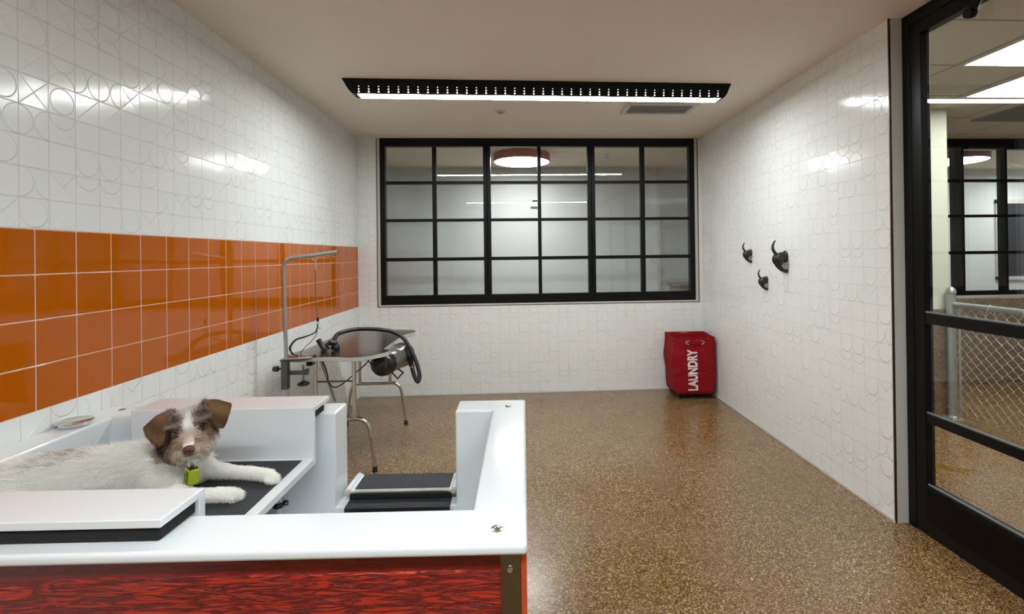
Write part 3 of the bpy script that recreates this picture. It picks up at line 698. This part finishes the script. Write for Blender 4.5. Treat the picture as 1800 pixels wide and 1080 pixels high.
# ------------------------------------------------------------------ pet dryer under the table, hose over the top
dr = empty('pet_dryer', (.73, 3.75, .6)); tag(dr, 'black and grey pet dryer under the grooming table, hose looped over the top', 'dryer')
DO = Vector((.73, 3.75, .6)); DW = lambda v: v-DO
A_, B_ = Vector((.655, 3.56, .672)), Vector((.765, 3.90, .690)); ax = (B_-A_).normalized()
def along(prof, name, m, par=dr, smooth=True, n=36, o=A_, a=ax):
    b = MB().lathe(prof, (0, 0, 0), 'z', n); q = Vector((0, 0, 1)).rotation_difference(a)
    for v in b.bm.verts: v.co = q @ v.co + o
    return b.build(name, m, par, smooth=smooth, warp=DW)
along([(0, -.055), (.04, -.052), (.07, -.036), (.086, -.012), (.092, .02), (.092, .05), (.088, .052)], 'front_cap', M_PLASTIC)
along([(.088, .051), (.088, .25), (.085, .252)], 'casing', M_GREYPL)
along([(.088, .251), (.093, .253), (.093, .30), (.075, .335), (0, .345)], 'rear_cap', M_PLASTIC)
MB().tube([(.712, 3.62, .596), (.752, 3.62, .550), (.788, 3.64, .588), (.748, 3.64, .622)], .0075, 4, flat=1).build('stand_bracket', M_RUBBER, dr, warp=DW)
b = MB().tube([(.745, 3.72, .768), (.752, 3.72, .755)], .006, 6); b.build('mount', M_BRUSH, dr, warp=DW)
def cyl(p0, p1, prof, name, m, par, warp, n=20):
    p0, p1 = Vector(p0), Vector(p1); a = (p1-p0).normalized(); b = MB().lathe(prof, (0, 0, 0), 'z', n); q = Vector((0, 0, 1)).rotation_difference(a)
    for v in b.bm.verts: v.co = q @ v.co + p0
    return b.build(name, m, par, smooth=True, warp=warp)
cyl((.800, 3.75, .765), (.832, 3.73, .62), [(0, 0), (.022, .0), (.027, .01), (.029, .08), (.024, .085), (.021, .12), (.019, .122), (.019, .14), (.021, .142), (.021, .155), (0, .155)], 'hose_cuff', M_RUBBER, dr, DW)
hp = bez([(.340, 3.50, .838), (.325, 3.56, .868), (.330, 3.64, .890), (.400, 3.72, .902), (.48, 3.745, .902), (.560, 3.75, .898), (.630, 3.75, .889), (.690, 3.75, .874), (.768, 3.74, .828), (.832, 3.72, .735), (.878, 3.70, .635), (.900, 3.68, .55), (.890, 3.665, .512), (.868, 3.665, .548), (.848, 3.68, .605), (.838, 3.72, .63)], 14)
fine = []; rr = []
acc = 0
for a, b_ in zip(hp, hp[1:]):
    L_ = (b_-a).length; n_ = max(1, int(L_/.0022))
    for k in range(n_):
        fine.append(a.lerp(b_, k/n_)); acc += L_/n_; rr.append(.0152+.0009*math.sin(acc*2*PI/.0085))
MB().tube(fine, rr, 12).build('hose', M_HOSE, dr, smooth=True, warp=DW, auto=False)
noz = empty('nozzle'); noz.parent = dr
NO = Vector((.30, 3.46, .7955)); noz.location = NO-DO; NW = lambda v: v-NO
cyl((.300, 3.45, .797), (.256, 3.435, .882), [(0, 0), (.036, 0), (.036, .012), (.026, .018), (.0185, .03), (.0175, .095), (.0145, .095), (.0145, .04), (0, .04)], 'nozzle_tube', M_PLASTIC, noz, NW, 28)
b = MB(); b.tube(bez([(.30, 3.452, .832), (.325, 3.465, .848), (.345, 3.48, .846), (.358, 3.49, .83)], 5), [.014]*5+[.02]*5+[.023]*5+[.020], 14); b.build('elbow_housing', M_PLASTIC, noz, smooth=True, warp=NW)
cyl((.352, 3.485, .797), (.362, 3.49, .842), [(0, 0), (.026, 0), (.030, .01), (.028, .03), (.018, .04), (0, .042)], 'swivel', M_RUBBER, noz, NW)
# cords under the table
cd = MB(); cd.tube(bez([(.316, 3.36, .742), (.335, 3.36, .70), (.345, 3.37, .64), (.345, 3.38, .60), (.375, 3.40, .555), (.43, 3.42, .575), (.50, 3.44, .635), (.57, 3.50, .70), (.60, 3.52, .764)], 8), .0042, 8)
cd.tube(bez([(.56, 3.46, .765), (.585, 3.47, .72), (.62, 3.47, .688), (.655, 3.48, .70), (.672, 3.50, .735), (.675, 3.52, .764)], 8), .004, 8)
cd.build('power_cord', M_RUBBER, dr, smooth=True, warp=DW)

# ------------------------------------------------------------------ laundry hamper
hm = empty('laundry_hamper', (3.41, 4.86, 0)); tag(hm, 'red fabric rolling laundry hamper in the far right corner', 'hamper')
HO = Vector((3.41, 4.86, 0)); HW = lambda v: v-HO
def hcorner(s, t_, z):   # s left-right, t front-back
    x0, x1 = 3.190, 3.598; yf, yb = 4.715, 5.03
    bl = .012*math.sin(PI*min(max((z-.06)/.55, 0), 1))
    y = yf+(yb-yf)*t_ - .012*(1-abs(2*s-1))*0
    x = x0+(x1-x0)*s
    if z < .2: x += (.018*(1-2*s))*(1-z/.2)
    return x, y+.02*(1-2*t_)*0
bm = bmesh.new(); n = 16; NZ = 22; Z0, Z1 = .055, .607
ring = []
per = [(i/n, 0) for i in range(n)]+[(1, i/n) for i in range(n)]+[(1-i/n, 1) for i in range(n)]+[(0, 1-i/n) for i in range(n)]
rings = []
for k in range(NZ+1):
    z = Z0+(Z1-Z0)*k/NZ; row = []
    for s, tt_ in per:
        x, y = hcorner(s, tt_, z); h_ = k/NZ
        cx_, cy_ = 3.394, 4.873
        fold = .006*math.sin(9*s+7*h_)*math.sin(PI*h_)+.004*math.sin(23*(s+tt_)+11*h_)*math.sin(PI*h_)
        if tt_ == 0: y += fold-.008*math.sin(PI*h_)*math.sin(PI*s)
        if s == 0: x += fold*1.2-.006*math.sin(PI*h_)
        if s == 1: x = min(x, 3.612)
        zz = z + (.006*math.sin(3*PI*s) if k == NZ and tt_ in (0, 1) else 0) + (.010 if tt_ > .5 and k == NZ else 0)
        row.append(bm.verts.new((x, y, zz)))
    rings.append(row)
m_ = len(per)
for a, b_ in zip(rings, rings[1:]):
    for k in range(m_): bm.faces.new((a[k], a[(k+1) % m_], b_[(k+1) % m_], b_[k]))
bm.faces.new(rings[0][::-1])
x = MB(); x.bm.free(); x.bm = bm; o = x.build('fabric_bag', M_CANVAS, hm, smooth=True, warp=HW, auto=False)
sol = o.modifiers.new('sol', 'SOLIDIFY'); sol.thickness = .004; sol.offset = -1
rim = [v for v in [Vector((hcorner(s, tt_, Z1)[0], hcorner(s, tt_, Z1)[1], Z1+(.010 if tt_ > .5 else 0)+.002)) for s, tt_ in per]]
MB().tube(rim+[rim[0]], .0045, 6, cap=False).build('rim_piping', M_CANVAS, hm, warp=HW)
MB().box(3.215, 3.590, 4.725, 5.02, .040, .0545).build('base_frame', M_RUBBER, hm, bevel=.004, warp=HW)
for x_ in (3.235, 3.57):
    for y_ in (4.745, 5.0): MB().lathe([(0, -.008), (.017, -.008), (.0195, -.004), (.0195, .004), (.017, .008), (0, .008)], (x_, y_, .0197), 'x', 20).build('wheel', M_PLASTIC, hm, smooth=True, warp=HW)
MB().tube(bez([(3.335, 4.705, .566), (3.36, 4.695, .560), (3.395, 4.692, .556), (3.43, 4.695, .560), (3.452, 4.705, .566)], 5), .007, 8, flat=.5).build('handle_strap', M_CANVAS, hm, smooth=True, warp=HW)
for x_, sg in ((3.322, 1), (3.462, -1)):
    b = MB(); b.tube([(x_+.016*math.cos(a)*sg, 4.700, .564+.016*math.sin(a)) for a in [PI*.28+2*PI*.72*k/14 for k in range(15)]], .0034, 6)
    b.tube([(x_-.014*sg, 4.702, .570), (x_-.03*sg, 4.705, .566)], .003, 6); b.build('handle_ring', M_BEIGE, hm, smooth=True, warp=HW)
cu = bpy.data.curves.new('laundry_text', 'FONT'); cu.body = 'LAUNDRY'; cu.size = .118; cu.offset = .0048; cu.extrude = .0008; cu.space_character = 1.02
to = bpy.data.objects.new('lettering_src', cu); COL.objects.link(to); bpy.context.view_layer.update()
me = bpy.data.meshes.new_from_object(to.evaluated_get(bpy.context.evaluated_depsgraph_get())); bpy.data.objects.remove(to)
vs = np.array([v.co[:] for v in me.vertices]); lo, hi = vs.min(0), vs.max(0)
for v in me.vertices:   # turned to read upwards: text x -> world z, text y -> world -x
    tx, ty = (v.co.x-lo[0])/(hi[0]-lo[0]), (v.co.y-lo[1])/(hi[1]-lo[1])
    X = 3.4135 - .100*(1-0)*ty + .052*0; X = 3.318+.100*(1-ty)-.006*(tx-.5); Z = .088+.408*tx
    h_ = (Z-Z0)/(Z1-Z0); s = (X-3.19)/.408
    Y = 4.715+.006*math.sin(9*s+7*h_)*math.sin(PI*h_)+.004*math.sin(23*s+11*h_)*math.sin(PI*h_)-.008*math.sin(PI*h_)*math.sin(PI*s)
    v.co = Vector((X, Y-.0035-v.co.z, Z))-HO
bmx = bmesh.new(); bmx.from_mesh(me); bmesh.ops.recalc_face_normals(bmx, faces=bmx.faces[:]); bmx.to_mesh(me); bmx.free()
link('lettering', me, M_TEXT, hm)

# ------------------------------------------------------------------ blended bodies (voxel remesh of overlapping volumes)
def blend(name, blobs, voxel, smooth_it=4, extra=None):
    """blobs: list of (p0, r0, p1, r1) tapered capsules or (c, (rx,ry,rz), matrix) ellipsoids"""
    bm = bmesh.new()
    for bl in blobs:
        if len(bl) == 4:
            p0, r0, p1, r1 = Vector(bl[0]), bl[1], Vector(bl[2]), bl[3]; L_ = (p1-p0).length; n_ = max(2, int(L_/(min(r0, r1)*.28))+1)
            for k in range(n_+1):
                t_ = k/n_; g = bmesh.ops.create_icosphere(bm, subdivisions=2, radius=r0+(r1-r0)*t_, matrix=Matrix.Translation(p0.lerp(p1, t_)))
        else:
            c_, rs_, mx_ = bl; bmesh.ops.create_icosphere(bm, subdivisions=3, radius=1, matrix=Matrix.Translation(Vector(c_)) @ (mx_.to_4x4() if mx_ else Matrix()) @ Matrix.Diagonal((*rs_, 1)))
    if extra: extra(bm)
    me = bpy.data.meshes.new(name+'_src'); bm.to_mesh(me); bm.free()
    o = bpy.data.objects.new(name+'_src', me); COL.objects.link(o)
    r = o.modifiers.new('r', 'REMESH'); r.mode = 'VOXEL'; r.voxel_size = voxel
    s = o.modifiers.new('s', 'SMOOTH'); s.iterations = smooth_it; s.factor = .5
    bpy.context.view_layer.update()
    out_ = bpy.data.meshes.new_from_object(o.evaluated_get(bpy.context.evaluated_depsgraph_get()))
    bpy.data.objects.remove(o); out_.name = name
    for p in out_.polygons: p.use_smooth = True
    return out_

# ------------------------------------------------------------------ dog-rear coat hooks on the right wall (x points out of the wall)
def hook_mesh(s):
    b = [((.004, .0, .030), (.014, .040, .044), None),
         ((.030, 0, .026), (.042, .042, .038), None),
         ((.056, -.020, .010), (.032, .028, .044), None), ((.056, .020, .010), (.032, .028, .044), None),
         ((.060, -.022, -.005), .022, (.056, -.024, -.042), .0135), ((.056, -.024, -.042), .0135, (.034, -.024, -.066), .012), ((.034, -.024, -.066), .012, (.012, -.024, -.080), .011), ((.012, -.024, -.08), .011, (.006, -.024, -.070), .010),
         ((.056, .022, -.005), .022, (.050, .026, -.036), .0135), ((.050, .026, -.036), .0135, (.030, .026, -.058), .012), ((.030, .026, -.058), .012, (.012, .026, -.072), .011), ((.012, .026, -.072), .011, (.006, .026, -.062), .010),
         ((.066, 0, .046), .0125, (.082, 0, .062), .0118), ((.082, 0, .062), .0118, (.094, 0, .086), .0108), ((.094, 0, .086), .0108, (.094, 0, .114), .009), ((.094, 0, .114), .009, (.084, 0, .136), .007), ((.084, 0, .136), .007, (.074, 0, .147), .0045)]
    me = blend('hook', b, .0032, 3)
    for v in me.vertices: v.co = Vector((-v.co.x, v.co.y, v.co.z))*s
    bm = bmesh.new(); bm.from_mesh(me); bmesh.ops.reverse_faces(bm, faces=bm.faces[:]); bm.to_mesh(me); bm.free()
    me.materials.append(M_CAST); return me
def hook(s, y, z, lab):
    o = bpy.data.objects.new('coat_hook', hook_mesh(s)); COL.objects.link(o); o.location = (R-.0005, y, z)
    tag(o, lab, 'coat hook', 'dog-rear coat hooks on the tiled wall')
hook(1.02, 3.49, 1.384, 'largest dark cast coat hook shaped like a dog\'s rear, nearest the door')
hook(.72, 4.02, 1.425, 'small dark dog-rear coat hook, upper one nearest the corner')
hook(.70, 3.765, 1.208, 'small dark dog-rear coat hook, the lowest of the three')

# ------------------------------------------------------------------ the dog
C_ = Vector((CX, 0, CZ)); HM = Vector((.6615, 1.49, .9405))    # point between the eyes
F0 = (C_-HM).normalized(); V0 = -F0; R0 = V0.cross(Vector((0, 0, 1))).normalized(); U0 = R0.cross(V0).normalized()
rl = math.radians(7.5); R1 = math.cos(rl)*R0+math.sin(rl)*U0; U1 = -math.sin(rl)*R0+math.cos(rl)*U0
yw_ = math.radians(9); F1 = math.cos(yw_)*F0-math.sin(yw_)*R1; R1 = math.cos(yw_)*R1+math.sin(yw_)*F0
pt = math.radians(7); F2 = math.cos(pt)*F1-math.sin(pt)*U1; U2 = math.cos(pt)*U1+math.sin(pt)*F1
HF = Matrix((R1, F2, U2)).transposed()      # columns: right, forward, up
def hp_(x, y, z): return HM + HF @ Vector((x, y, z))
HE = HF
head = [(hp_(0, -.050, .008), (.054, .060, .048), HE), (hp_(0, -.085, -.005), (.050, .05, .05), HE),
        (hp_(.028, -.018, .018), (.022, .018, .014), HE), (hp_(-.028, -.018, .018), (.022, .018, .014), HE),
        (hp_(.026, -.040, -.036), (.026, .036, .032), HE), (hp_(-.030, -.040, -.035), (.026, .036, .032), HE),
        (hp_(0, -.02, -.02), .029, hp_(0, .050, -.044), .0185), (hp_(0, .052, -.046), (.017, .014, .014), HE),
        (hp_(.013, .035, -.058), (.018, .024, .016), HE), (hp_(-.013, .035, -.058), (.018, .024, .016), HE),
        (hp_(0, .0, -.062), .022, hp_(0, .030, -.074), .013)]
body = [(hp_(0, -.075, -.02), .052, (.575, 1.60, .865), .058), ((.575, 1.60, .865), .058, (.560, 1.58, .815), .078),
        ((.560, 1.57, .803), .072, (.46, 1.53, .808), .073), ((.46, 1.53, .808), .073, (.36, 1.47, .812), .078), ((.36, 1.47, .812), .078, (.27, 1.40, .812), .082),
        ((.27, 1.39, .808), .080, (.235, 1.30, .785), .062), ((.35, 1.31, .765), .040, (.42, 1.28, .748), .022),
        ((.585, 1.62, .79), .050, (.62, 1.635, .762), .032), ((.62, 1.635, .762), .030, (.70, 1.632, .752), .0195), ((.70, 1.632, .752), .0185, (.765, 1.622, .751), .0185), ((.765, 1.622, .751), .019, (.825, 1.612, .745), .019), ((.825, 1.612, .745), .019, (.850, 1.598, .739), .0155),
        ((.575, 1.50, .785), .050, (.60, 1.475, .760), .034), ((.60, 1.475, .760), .032, (.68, 1.478, .751), .020), ((.68, 1.478, .751), .020, (.735, 1.485, .749), .0185), ((.735, 1.485, .749), .0195, (.775, 1.489, .746), .0195), ((.775, 1.489, .746), .0195, (.796, 1.491, .743), .0155),
        ((.22, 1.27, .76), .022, (.30, 1.24, .745), .016), ((.30, 1.24, .745), .016, (.40, 1.235, .742), .013)]
for cx_, cy_, sgn in ((.843, 1.598, 1), (.784, 1.491, 1)):   # toes
    for k in range(4):
        body.append(((cx_-.010, cy_-.015+.010*k, .742), .0085, (cx_+.012-.004*abs(k-1.5), cy_-.016+.0105*k, .7375), .0075))
def ears(bm):
    for sx in (-1, 1):
        # folded flap: base strip on the skull, fold line, hanging tip
        sh = [(.030, -.050, .058), (.040, -.030, .072), (.075, -.028, .064), (.110, -.030, .040), (.104, -.012, .018), (.093, -.006, -.004), (.080, -.006, -.024), (.068, -.004, -.018), (.058, -.004, .000), (.052, -.008, .022), (.042, -.018, .048)]
        top = [(x*sx, y, z) for x, y, z in sh]; c_ = (.072*sx, -.004, .026)
        vs1 = [bm.verts.new(hp_(*p)) for p in top]; vs2 = [bm.verts.new(hp_(p[0], p[1]-.009, p[2])) for p in top]
        ca = bm.verts.new(hp_(*c_)); cb = bm.verts.new(hp_(c_[0], c_[1]-.013, c_[2])); n_ = len(top)
        for i in range(n_):
            j = (i+1) % n_
            fs = [(vs1[i], vs1[j], ca), (vs2[j], vs2[i], cb), (vs1[j], vs1[i], vs2[i], vs2[j])]
            for f_ in fs: bm.faces.new(f_ if sx > 0 else f_[::-1])
me = blend('dog', head+body, .0036, 3, ears)
HFt = np.array(HF); HMn = np.array(HM)
def fur_colour(P, rnd):
    """P: n x 3 world points -> colours by patch of coat"""
    q = (P-HMn) @ HFt; x, y, z = q[:, 0], q[:, 1], q[:, 2]; n_ = len(P); ax_ = np.abs(x)
    cream = np.array([.985, .965, .91]); white = np.array([.95, .93, .89]); brown = np.array([.150, .095, .060]); grey = np.array([.27, .215, .17]); tan = np.array([.44, .30, .185]); earb = np.array([.135, .074, .034])
    col = np.tile(cream, (n_, 1)) * (.86+.2*rnd[:, None])
    hd = (np.linalg.norm(q*np.array([1, .8, 1]), axis=1) < .135) & (y > -.135)
    fl = (ax_ > .046) & (y > -.07) & (z > -.045) & (ax_+np.maximum(0, -.0-z)*.0 > .048) & hd & ((z > -.03) | (ax_ > .07))
    crown = hd & (z > .028)
    face = hd & (z <= .045) & (z > -.035) & (ax_ > .011)
    def mixin(mask, c, amt):
        a = np.clip(amt, 0, 1)[:, None]*mask[:, None]; col[:] = col*(1-a)+c*a
    mixin(crown, white*.45+grey*.55, .45+.5*(rnd > .4))
    mixin(crown & (ax_ > .022), brown, .55+.4*(rnd > .4))
    mixin(face, brown*1.15, .75+.25*(rnd > .2))
    mixin(hd & (z > .004) & (z < .05) & (ax_ <= .006+.004*np.sin(z*120)+.16*np.maximum(z-.02, 0)), white, .85*(rnd > .2))
    muz = hd & (y > -.005) & (z < -.004)
    mixin(muz, tan, .5+.45*(rnd > .3)); mixin(muz & (ax_ < .013) & (z > -.036), white*.95, .9*(rnd > .35)); mixin(muz & (z < -.068) & (ax_ < .024), white*.9, .8*(rnd > .2)); mixin(muz & (rnd > .8), white*.9, .7+0*rnd)
    side = hd & (y <= -.005) & (z < -.018)
    mixin(side, brown*1.3, np.where(x < 0, .85, .35)*(rnd > .15)); mixin(side & (z < -.055), tan, .5+0*rnd); mixin(side & (z < -.075), white, .7+0*rnd)
    mixin(hd & (z > -.03) & (z <= .004) & (ax_ <= .012), tan*1.1+white*.2, .6*(rnd > .3))
    mixin(hd & (z > .018) & (z < .032) & (ax_ > .015) & (ax_ < .048) & (y > -.02), grey*1.9, .9*(rnd > .4))
    mixin(fl, earb, .95+0*rnd); col[fl] *= (.7+.75*rnd[fl]+.35*np.sin(z[fl]*90+x[fl]*60))[:, None]
    pb = (P[:, 0] < .40) & (P[:, 0] > .31) & (P[:, 2] > .876+.02*np.sin(P[:, 0]*70)**2)
    mixin(pb, grey*1.2, .85*(rnd > .35))
    return np.clip(col, 0, 1), hd, fl
n_v = len(me.vertices); P = np.zeros(n_v*3); me.vertices.foreach_get('co', P); P = P.reshape(-1, 3)
cols, _, _ = fur_colour(P, np.full(n_v, .6))
ca_ = me.attributes.new('coat', 'FLOAT_COLOR', 'POINT'); ca_.data.foreach_set('color', np.c_[cols*.95, np.ones(n_v)].ravel())
skin = mat('dog_skin', (.8, .7, .6, 1), .9, spec=.1); ts = NT(skin); at_ = ts.n('ShaderNodeAttribute', attribute_name='coat'); ts.l(at_.outputs['Color'], skin.node_tree.nodes['Principled BSDF'].inputs['Base Color'])
me.materials.append(skin)
dog = bpy.data.objects.new('dog', me); COL.objects.link(dog)
tag(dog, 'scruffy white dog with brown ears and face lying on the platform', 'dog')
# fur strands
me.calc_loop_triangles(); T = len(me.loop_triangles); tri = np.zeros(T*3, dtype=np.int32); me.loop_triangles.foreach_get('vertices', tri); tri = tri.reshape(-1, 3)
N_ = np.zeros(n_v*3); me.vertices.foreach_get('normal', N_); N_ = N_.reshape(-1, 3)
A3, B3, C3 = P[tri[:, 0]], P[tri[:, 1]], P[tri[:, 2]]; area = np.linalg.norm(np.cross(B3-A3, C3-A3), axis=1)/2
cen = (A3+B3+C3)/3; dh = np.linalg.norm(cen-HMn, axis=1); wgt = area*np.where(dh < .14, 2.4, 1.0)
NF = 80000
idx = RNG.choice(T, NF, p=wgt/wgt.sum()); r1, r2 = RNG.random(NF), RNG.random(NF); sq = np.sqrt(r1)
ba = np.c_[1-sq, sq*(1-r2), sq*r2]
root = (P[tri[idx]]*ba[:, :, None]).sum(1); nor = (N_[tri[idx]]*ba[:, :, None]).sum(1); nor /= np.linalg.norm(nor, axis=1)[:, None]+1e-9
rnd = RNG.random(NF)
clump = np.sin(root[:, 0]*95+3*np.sin(root[:, 1]*60))*.5+np.sin(root[:, 2]*120+root[:, 1]*80)*.5
colr, hd, fl = fur_colour(root+nor*.004, rnd)
q = (root-HMn) @ HFt; x, y, z = q.T; ax_ = np.abs(x)
# combing direction
flow = np.tile(np.array([-.80, -.12, -.30]), (NF, 1))+.55*clump[:, None]*np.array([.3, .6, -.6])
legs = (root[:, 0] > .63) & (root[:, 2] < .80) & ~hd
flow[legs] = np.array([.75, -.1, -.35])
hair_h = np.zeros((NF, 3)); hair_h[:, 0] = x*6; hair_h[:, 1] = -.6; hair_h[:, 2] = z*5
muz = hd & (y > -.005) & (z < -.004)
hair_h[muz] = np.c_[x*26, -.25+0*x, (z+.035)*18-.35][muz]
top = hd & (z > .03); hair_h[top] = np.c_[x*10, -.75+0*x, .05+0*x][top]
cheek = hd & (y <= -.005) & (z < .0); hair_h[cheek] = np.c_[x*7, -.1+0*x, -.8+0*x][cheek]
brow = hd & (z > .014) & (z < .034) & (ax_ > .012) & (ax_ < .048) & (y > -.03); hair_h[brow] = np.c_[np.sign(x)*.9, .35+0*x, -.15+0*x][brow]
hair_h[fl] = np.c_[np.sign(x)*.3, .0*x, -.9+0*x][fl]
flow[hd] = (hair_h @ HFt.T)[hd]
flow += RNG.normal(0, .22, (NF, 3)); flow /= np.linalg.norm(flow, axis=1)[:, None]
Lh = .040*(.5+.8*RNG.random(NF)); Lh[legs] = .012*(.6+.8*rnd[legs])
Lh[hd] = .017*(.5+.9*RNG.random(hd.sum())); Lh[muz] = .026*(.4+1.0*RNG.random(muz.sum())); Lh[top] = .023*(.4+1.0*RNG.random(top.sum())); Lh[cheek] = .022*(.5+.9*RNG.random(cheek.sum()))
Lh[top & (ax_ > .024)] *= .55; Lh[brow] = .020; Lh[fl] = .0075
# keep eyes and nose clear
for ex in (.031, -.031):
    de = np.sqrt((x-ex)**2+(z-.0)**2+(np.minimum(y+.006, 0))**2*.2); Lh[(de < .0150) & hd & (y > -.04)] = .0
    lim = (de < .024) & hd & (y > -.04) & (z > -.03); Lh[lim] = np.minimum(Lh[lim], .006)
dn = np.sqrt(x**2+(y-.062)**2+(z+.047)**2); Lh[dn < .022] = 0
m_low = (dn >= .022) & (dn < .036); Lh[m_low] = np.minimum(Lh[m_low], .009)
keep = Lh > .001
root, nor, flow, Lh, colr, fl, legs, rnd = [a[keep] for a in (root, nor, flow, Lh, colr, fl, legs, rnd)]
K = 6; NF = len(root); tt = np.linspace(0, 1, K)
lift = np.where(fl | legs, .25, .45)[:, None]
d0_ = nor*lift*1.6+flow*.6; d0_ /= np.linalg.norm(d0_, axis=1)[:, None]
tang = flow-nor*(flow*nor).sum(1)[:, None]*.85; tang /= np.linalg.norm(tang, axis=1)[:, None]+1e-6
pts = np.zeros((NF, K, 3)); pts[:, 0] = root-nor*.001
curl = RNG.normal(0, .24, (NF, 3))
for k in range(1, K):
    a = tt[k]; d_ = d0_*(1-a)+(tang*1.0+nor*.06)*a+curl*a+np.array([0, 0, -.12*1])*a*(~fl)[:, None]; d_ /= np.linalg.norm(d_, axis=1)[:, None]
    pts[:, k] = pts[:, k-1]+d_*(Lh/(K-1))[:, None]
pts[:, :, 2] = np.maximum(pts[:, :, 2], .7265)
hc = bpy.data.hair_curves.new('fur'); hc.add_curves([K]*NF)
hc.attributes['position'].data.foreach_set('vector', pts.astype(np.float32).ravel())
ra = hc.attributes.get('radius') or hc.attributes.new('radius', 'FLOAT', 'POINT')
ra.data.foreach_set('value', np.tile(np.array([.00030, .00030, .00028, .00024, .00017, .00006], dtype=np.float32), NF))
cc = hc.attributes.new('coat', 'FLOAT_COLOR', 'CURVE'); cc.data.foreach_set('color', np.c_[colr, np.ones(NF)].astype(np.float32).ravel())
fm = mat('fur_strands', (.8, .8, .8, 1), .65, spec=.25); tf = NT(fm); af = tf.n('ShaderNodeAttribute', attribute_name='coat'); tf.l(af.outputs['Color'], tf.b.inputs['Base Color'])
hc.materials.append(fm)
fo = bpy.data.objects.new('fur', hc); COL.objects.link(fo); fo.parent = dog
# eyes, nose, collar, tag
M_IRIS = mat('amber_iris', srgb(84, 46, 16), .05, coat=1); M_PUPIL = mat('pupil', (.004, .004, .005, 1), .04, coat=1); M_NOSE = simple_bump('brown_nose', srgb(92, 56, 52), .32, 400, .0006, .6)
for ex in (.031, -.031):
    e_ = MB().sphere(hp_(ex, -.0085, .0005), .0102, 3).build('eye', M_IRIS, dog, smooth=True, auto=False)
    b = MB(); cq = hp_(ex, -.0085, .0005); dd = (C_-cq).normalized(); b.sphere(cq+dd*.0040, .0070, 3); b.build('pupil', M_PUPIL, e_, smooth=True, auto=False)
    b = MB()
    for s_, zz in ((1, .007), (-1, -.0075)):
        b.tube([hp_(ex+.0135*math.cos(a)*1, -.002+.0035*math.sin(a), .0005+s_*.0078*math.sin(a)) for a in [PI*k/8 for k in range(9)]], .0022, 6)
    b.build('eyelid', mat('eyelid_skin', srgb(44, 28, 20), .5), e_, smooth=True)
nz_ = blend('nose', [(hp_(0, .067, -.043), (.0148, .010, .0095), HE), (hp_(.0075, .067, -.049), (.0078, .009, .007), HE), (hp_(-.0075, .067, -.049), (.0078, .009, .007), HE), (hp_(0, .063, -.0545), (.0035, .006, .007), HE)], .0012, 2)
nz_.materials.append(M_NOSE); no_ = bpy.data.objects.new('nose', nz_); COL.objects.link(no_); no_.parent = dog
b = MB()
for sx in (1, -1): b.sphere(hp_(.0070*sx, .0745, -.0485), .0031, 2, (1, 1, .8))
b.build('nostril', M_PUPIL, no_, smooth=True)
MB().tube([hp_(-.020, .040, -.071), hp_(-.010, .050, -.066), hp_(0, .053, -.063), hp_(.010, .050, -.066), hp_(.020, .040, -.071)], .0015, 6).build('mouth_line', M_PUPIL, dog, smooth=True)
cc_ = Vector((.600, 1.570, .868)); an = Vector((.50, -.45, .74)).normalized(); ua = an.cross(Vector((0, 0, 1))).normalized(); va = an.cross(ua)
ring = [cc_+.066*math.cos(2*PI*k/40)*ua+.066*math.sin(2*PI*k/40)*va for k in range(41)]
col_ = MB().tube(ring, .0085, 8, cap=False, flat=.35).build('collar', mat('dark_collar', srgb(40, 38, 44), .6), dog, smooth=True)
tg = Vector((.692, 1.452, .823))
M_GREEN = simple_bump('lime_fabric', srgb(158, 172, 20), .7, 300, .0008)
b = MB(); mq = Matrix.Translation(tg) @ Matrix.Rotation(math.radians(-38), 4, 'Z') @ Matrix.Rotation(math.radians(6), 4, 'Y') @ Matrix.Scale(1.18, 4)
b.box(-.0165, .0165, -.012, .012, -.022, .019, mq); o = b.build('collar_pouch', M_GREEN, dog, bevel=.0065, seg=4)
MB().box(-.0125, .014, -.0095, .0095, .017, .0198, mq).build('pouch_slot', M_RUBBER, o, bevel=.002)
MB().tube([mq @ Vector(p) for p in ((.0078, -.0128, .016), (.0085, -.0130, 0), (.0075, -.0128, -.019))], .0009, 6).build('seam', M_TRIM, o)
b = MB()
for kx, kz in ((-.008, .006), (-.003, .006), (-.008, -.002), (-.002, -.003), (-.006, -.010)):
    b.tube([mq @ Vector((kx, -.0126, kz)), mq @ Vector((kx+.003, -.0126, kz-.004)), mq @ Vector((kx+.001, -.0126, kz-.006))], .0006, 5)
b.build('printed_marks', mat('olive_ink', srgb(96, 104, 12), .7), o)
bb = MB(); tr_ = tg+Vector((-.002, -.002, .032)); bb.tube([tr_+Vector((.008*math.cos(a)*.8, .008*math.cos(a)*-.5, .009*math.sin(a))) for a in [2*PI*k/16 for k in range(17)]], .0011, 6, cap=False)
bb.build('collar_ring', mat('brass', srgb(190, 160, 80), .25, metal=1), dog, smooth=True)
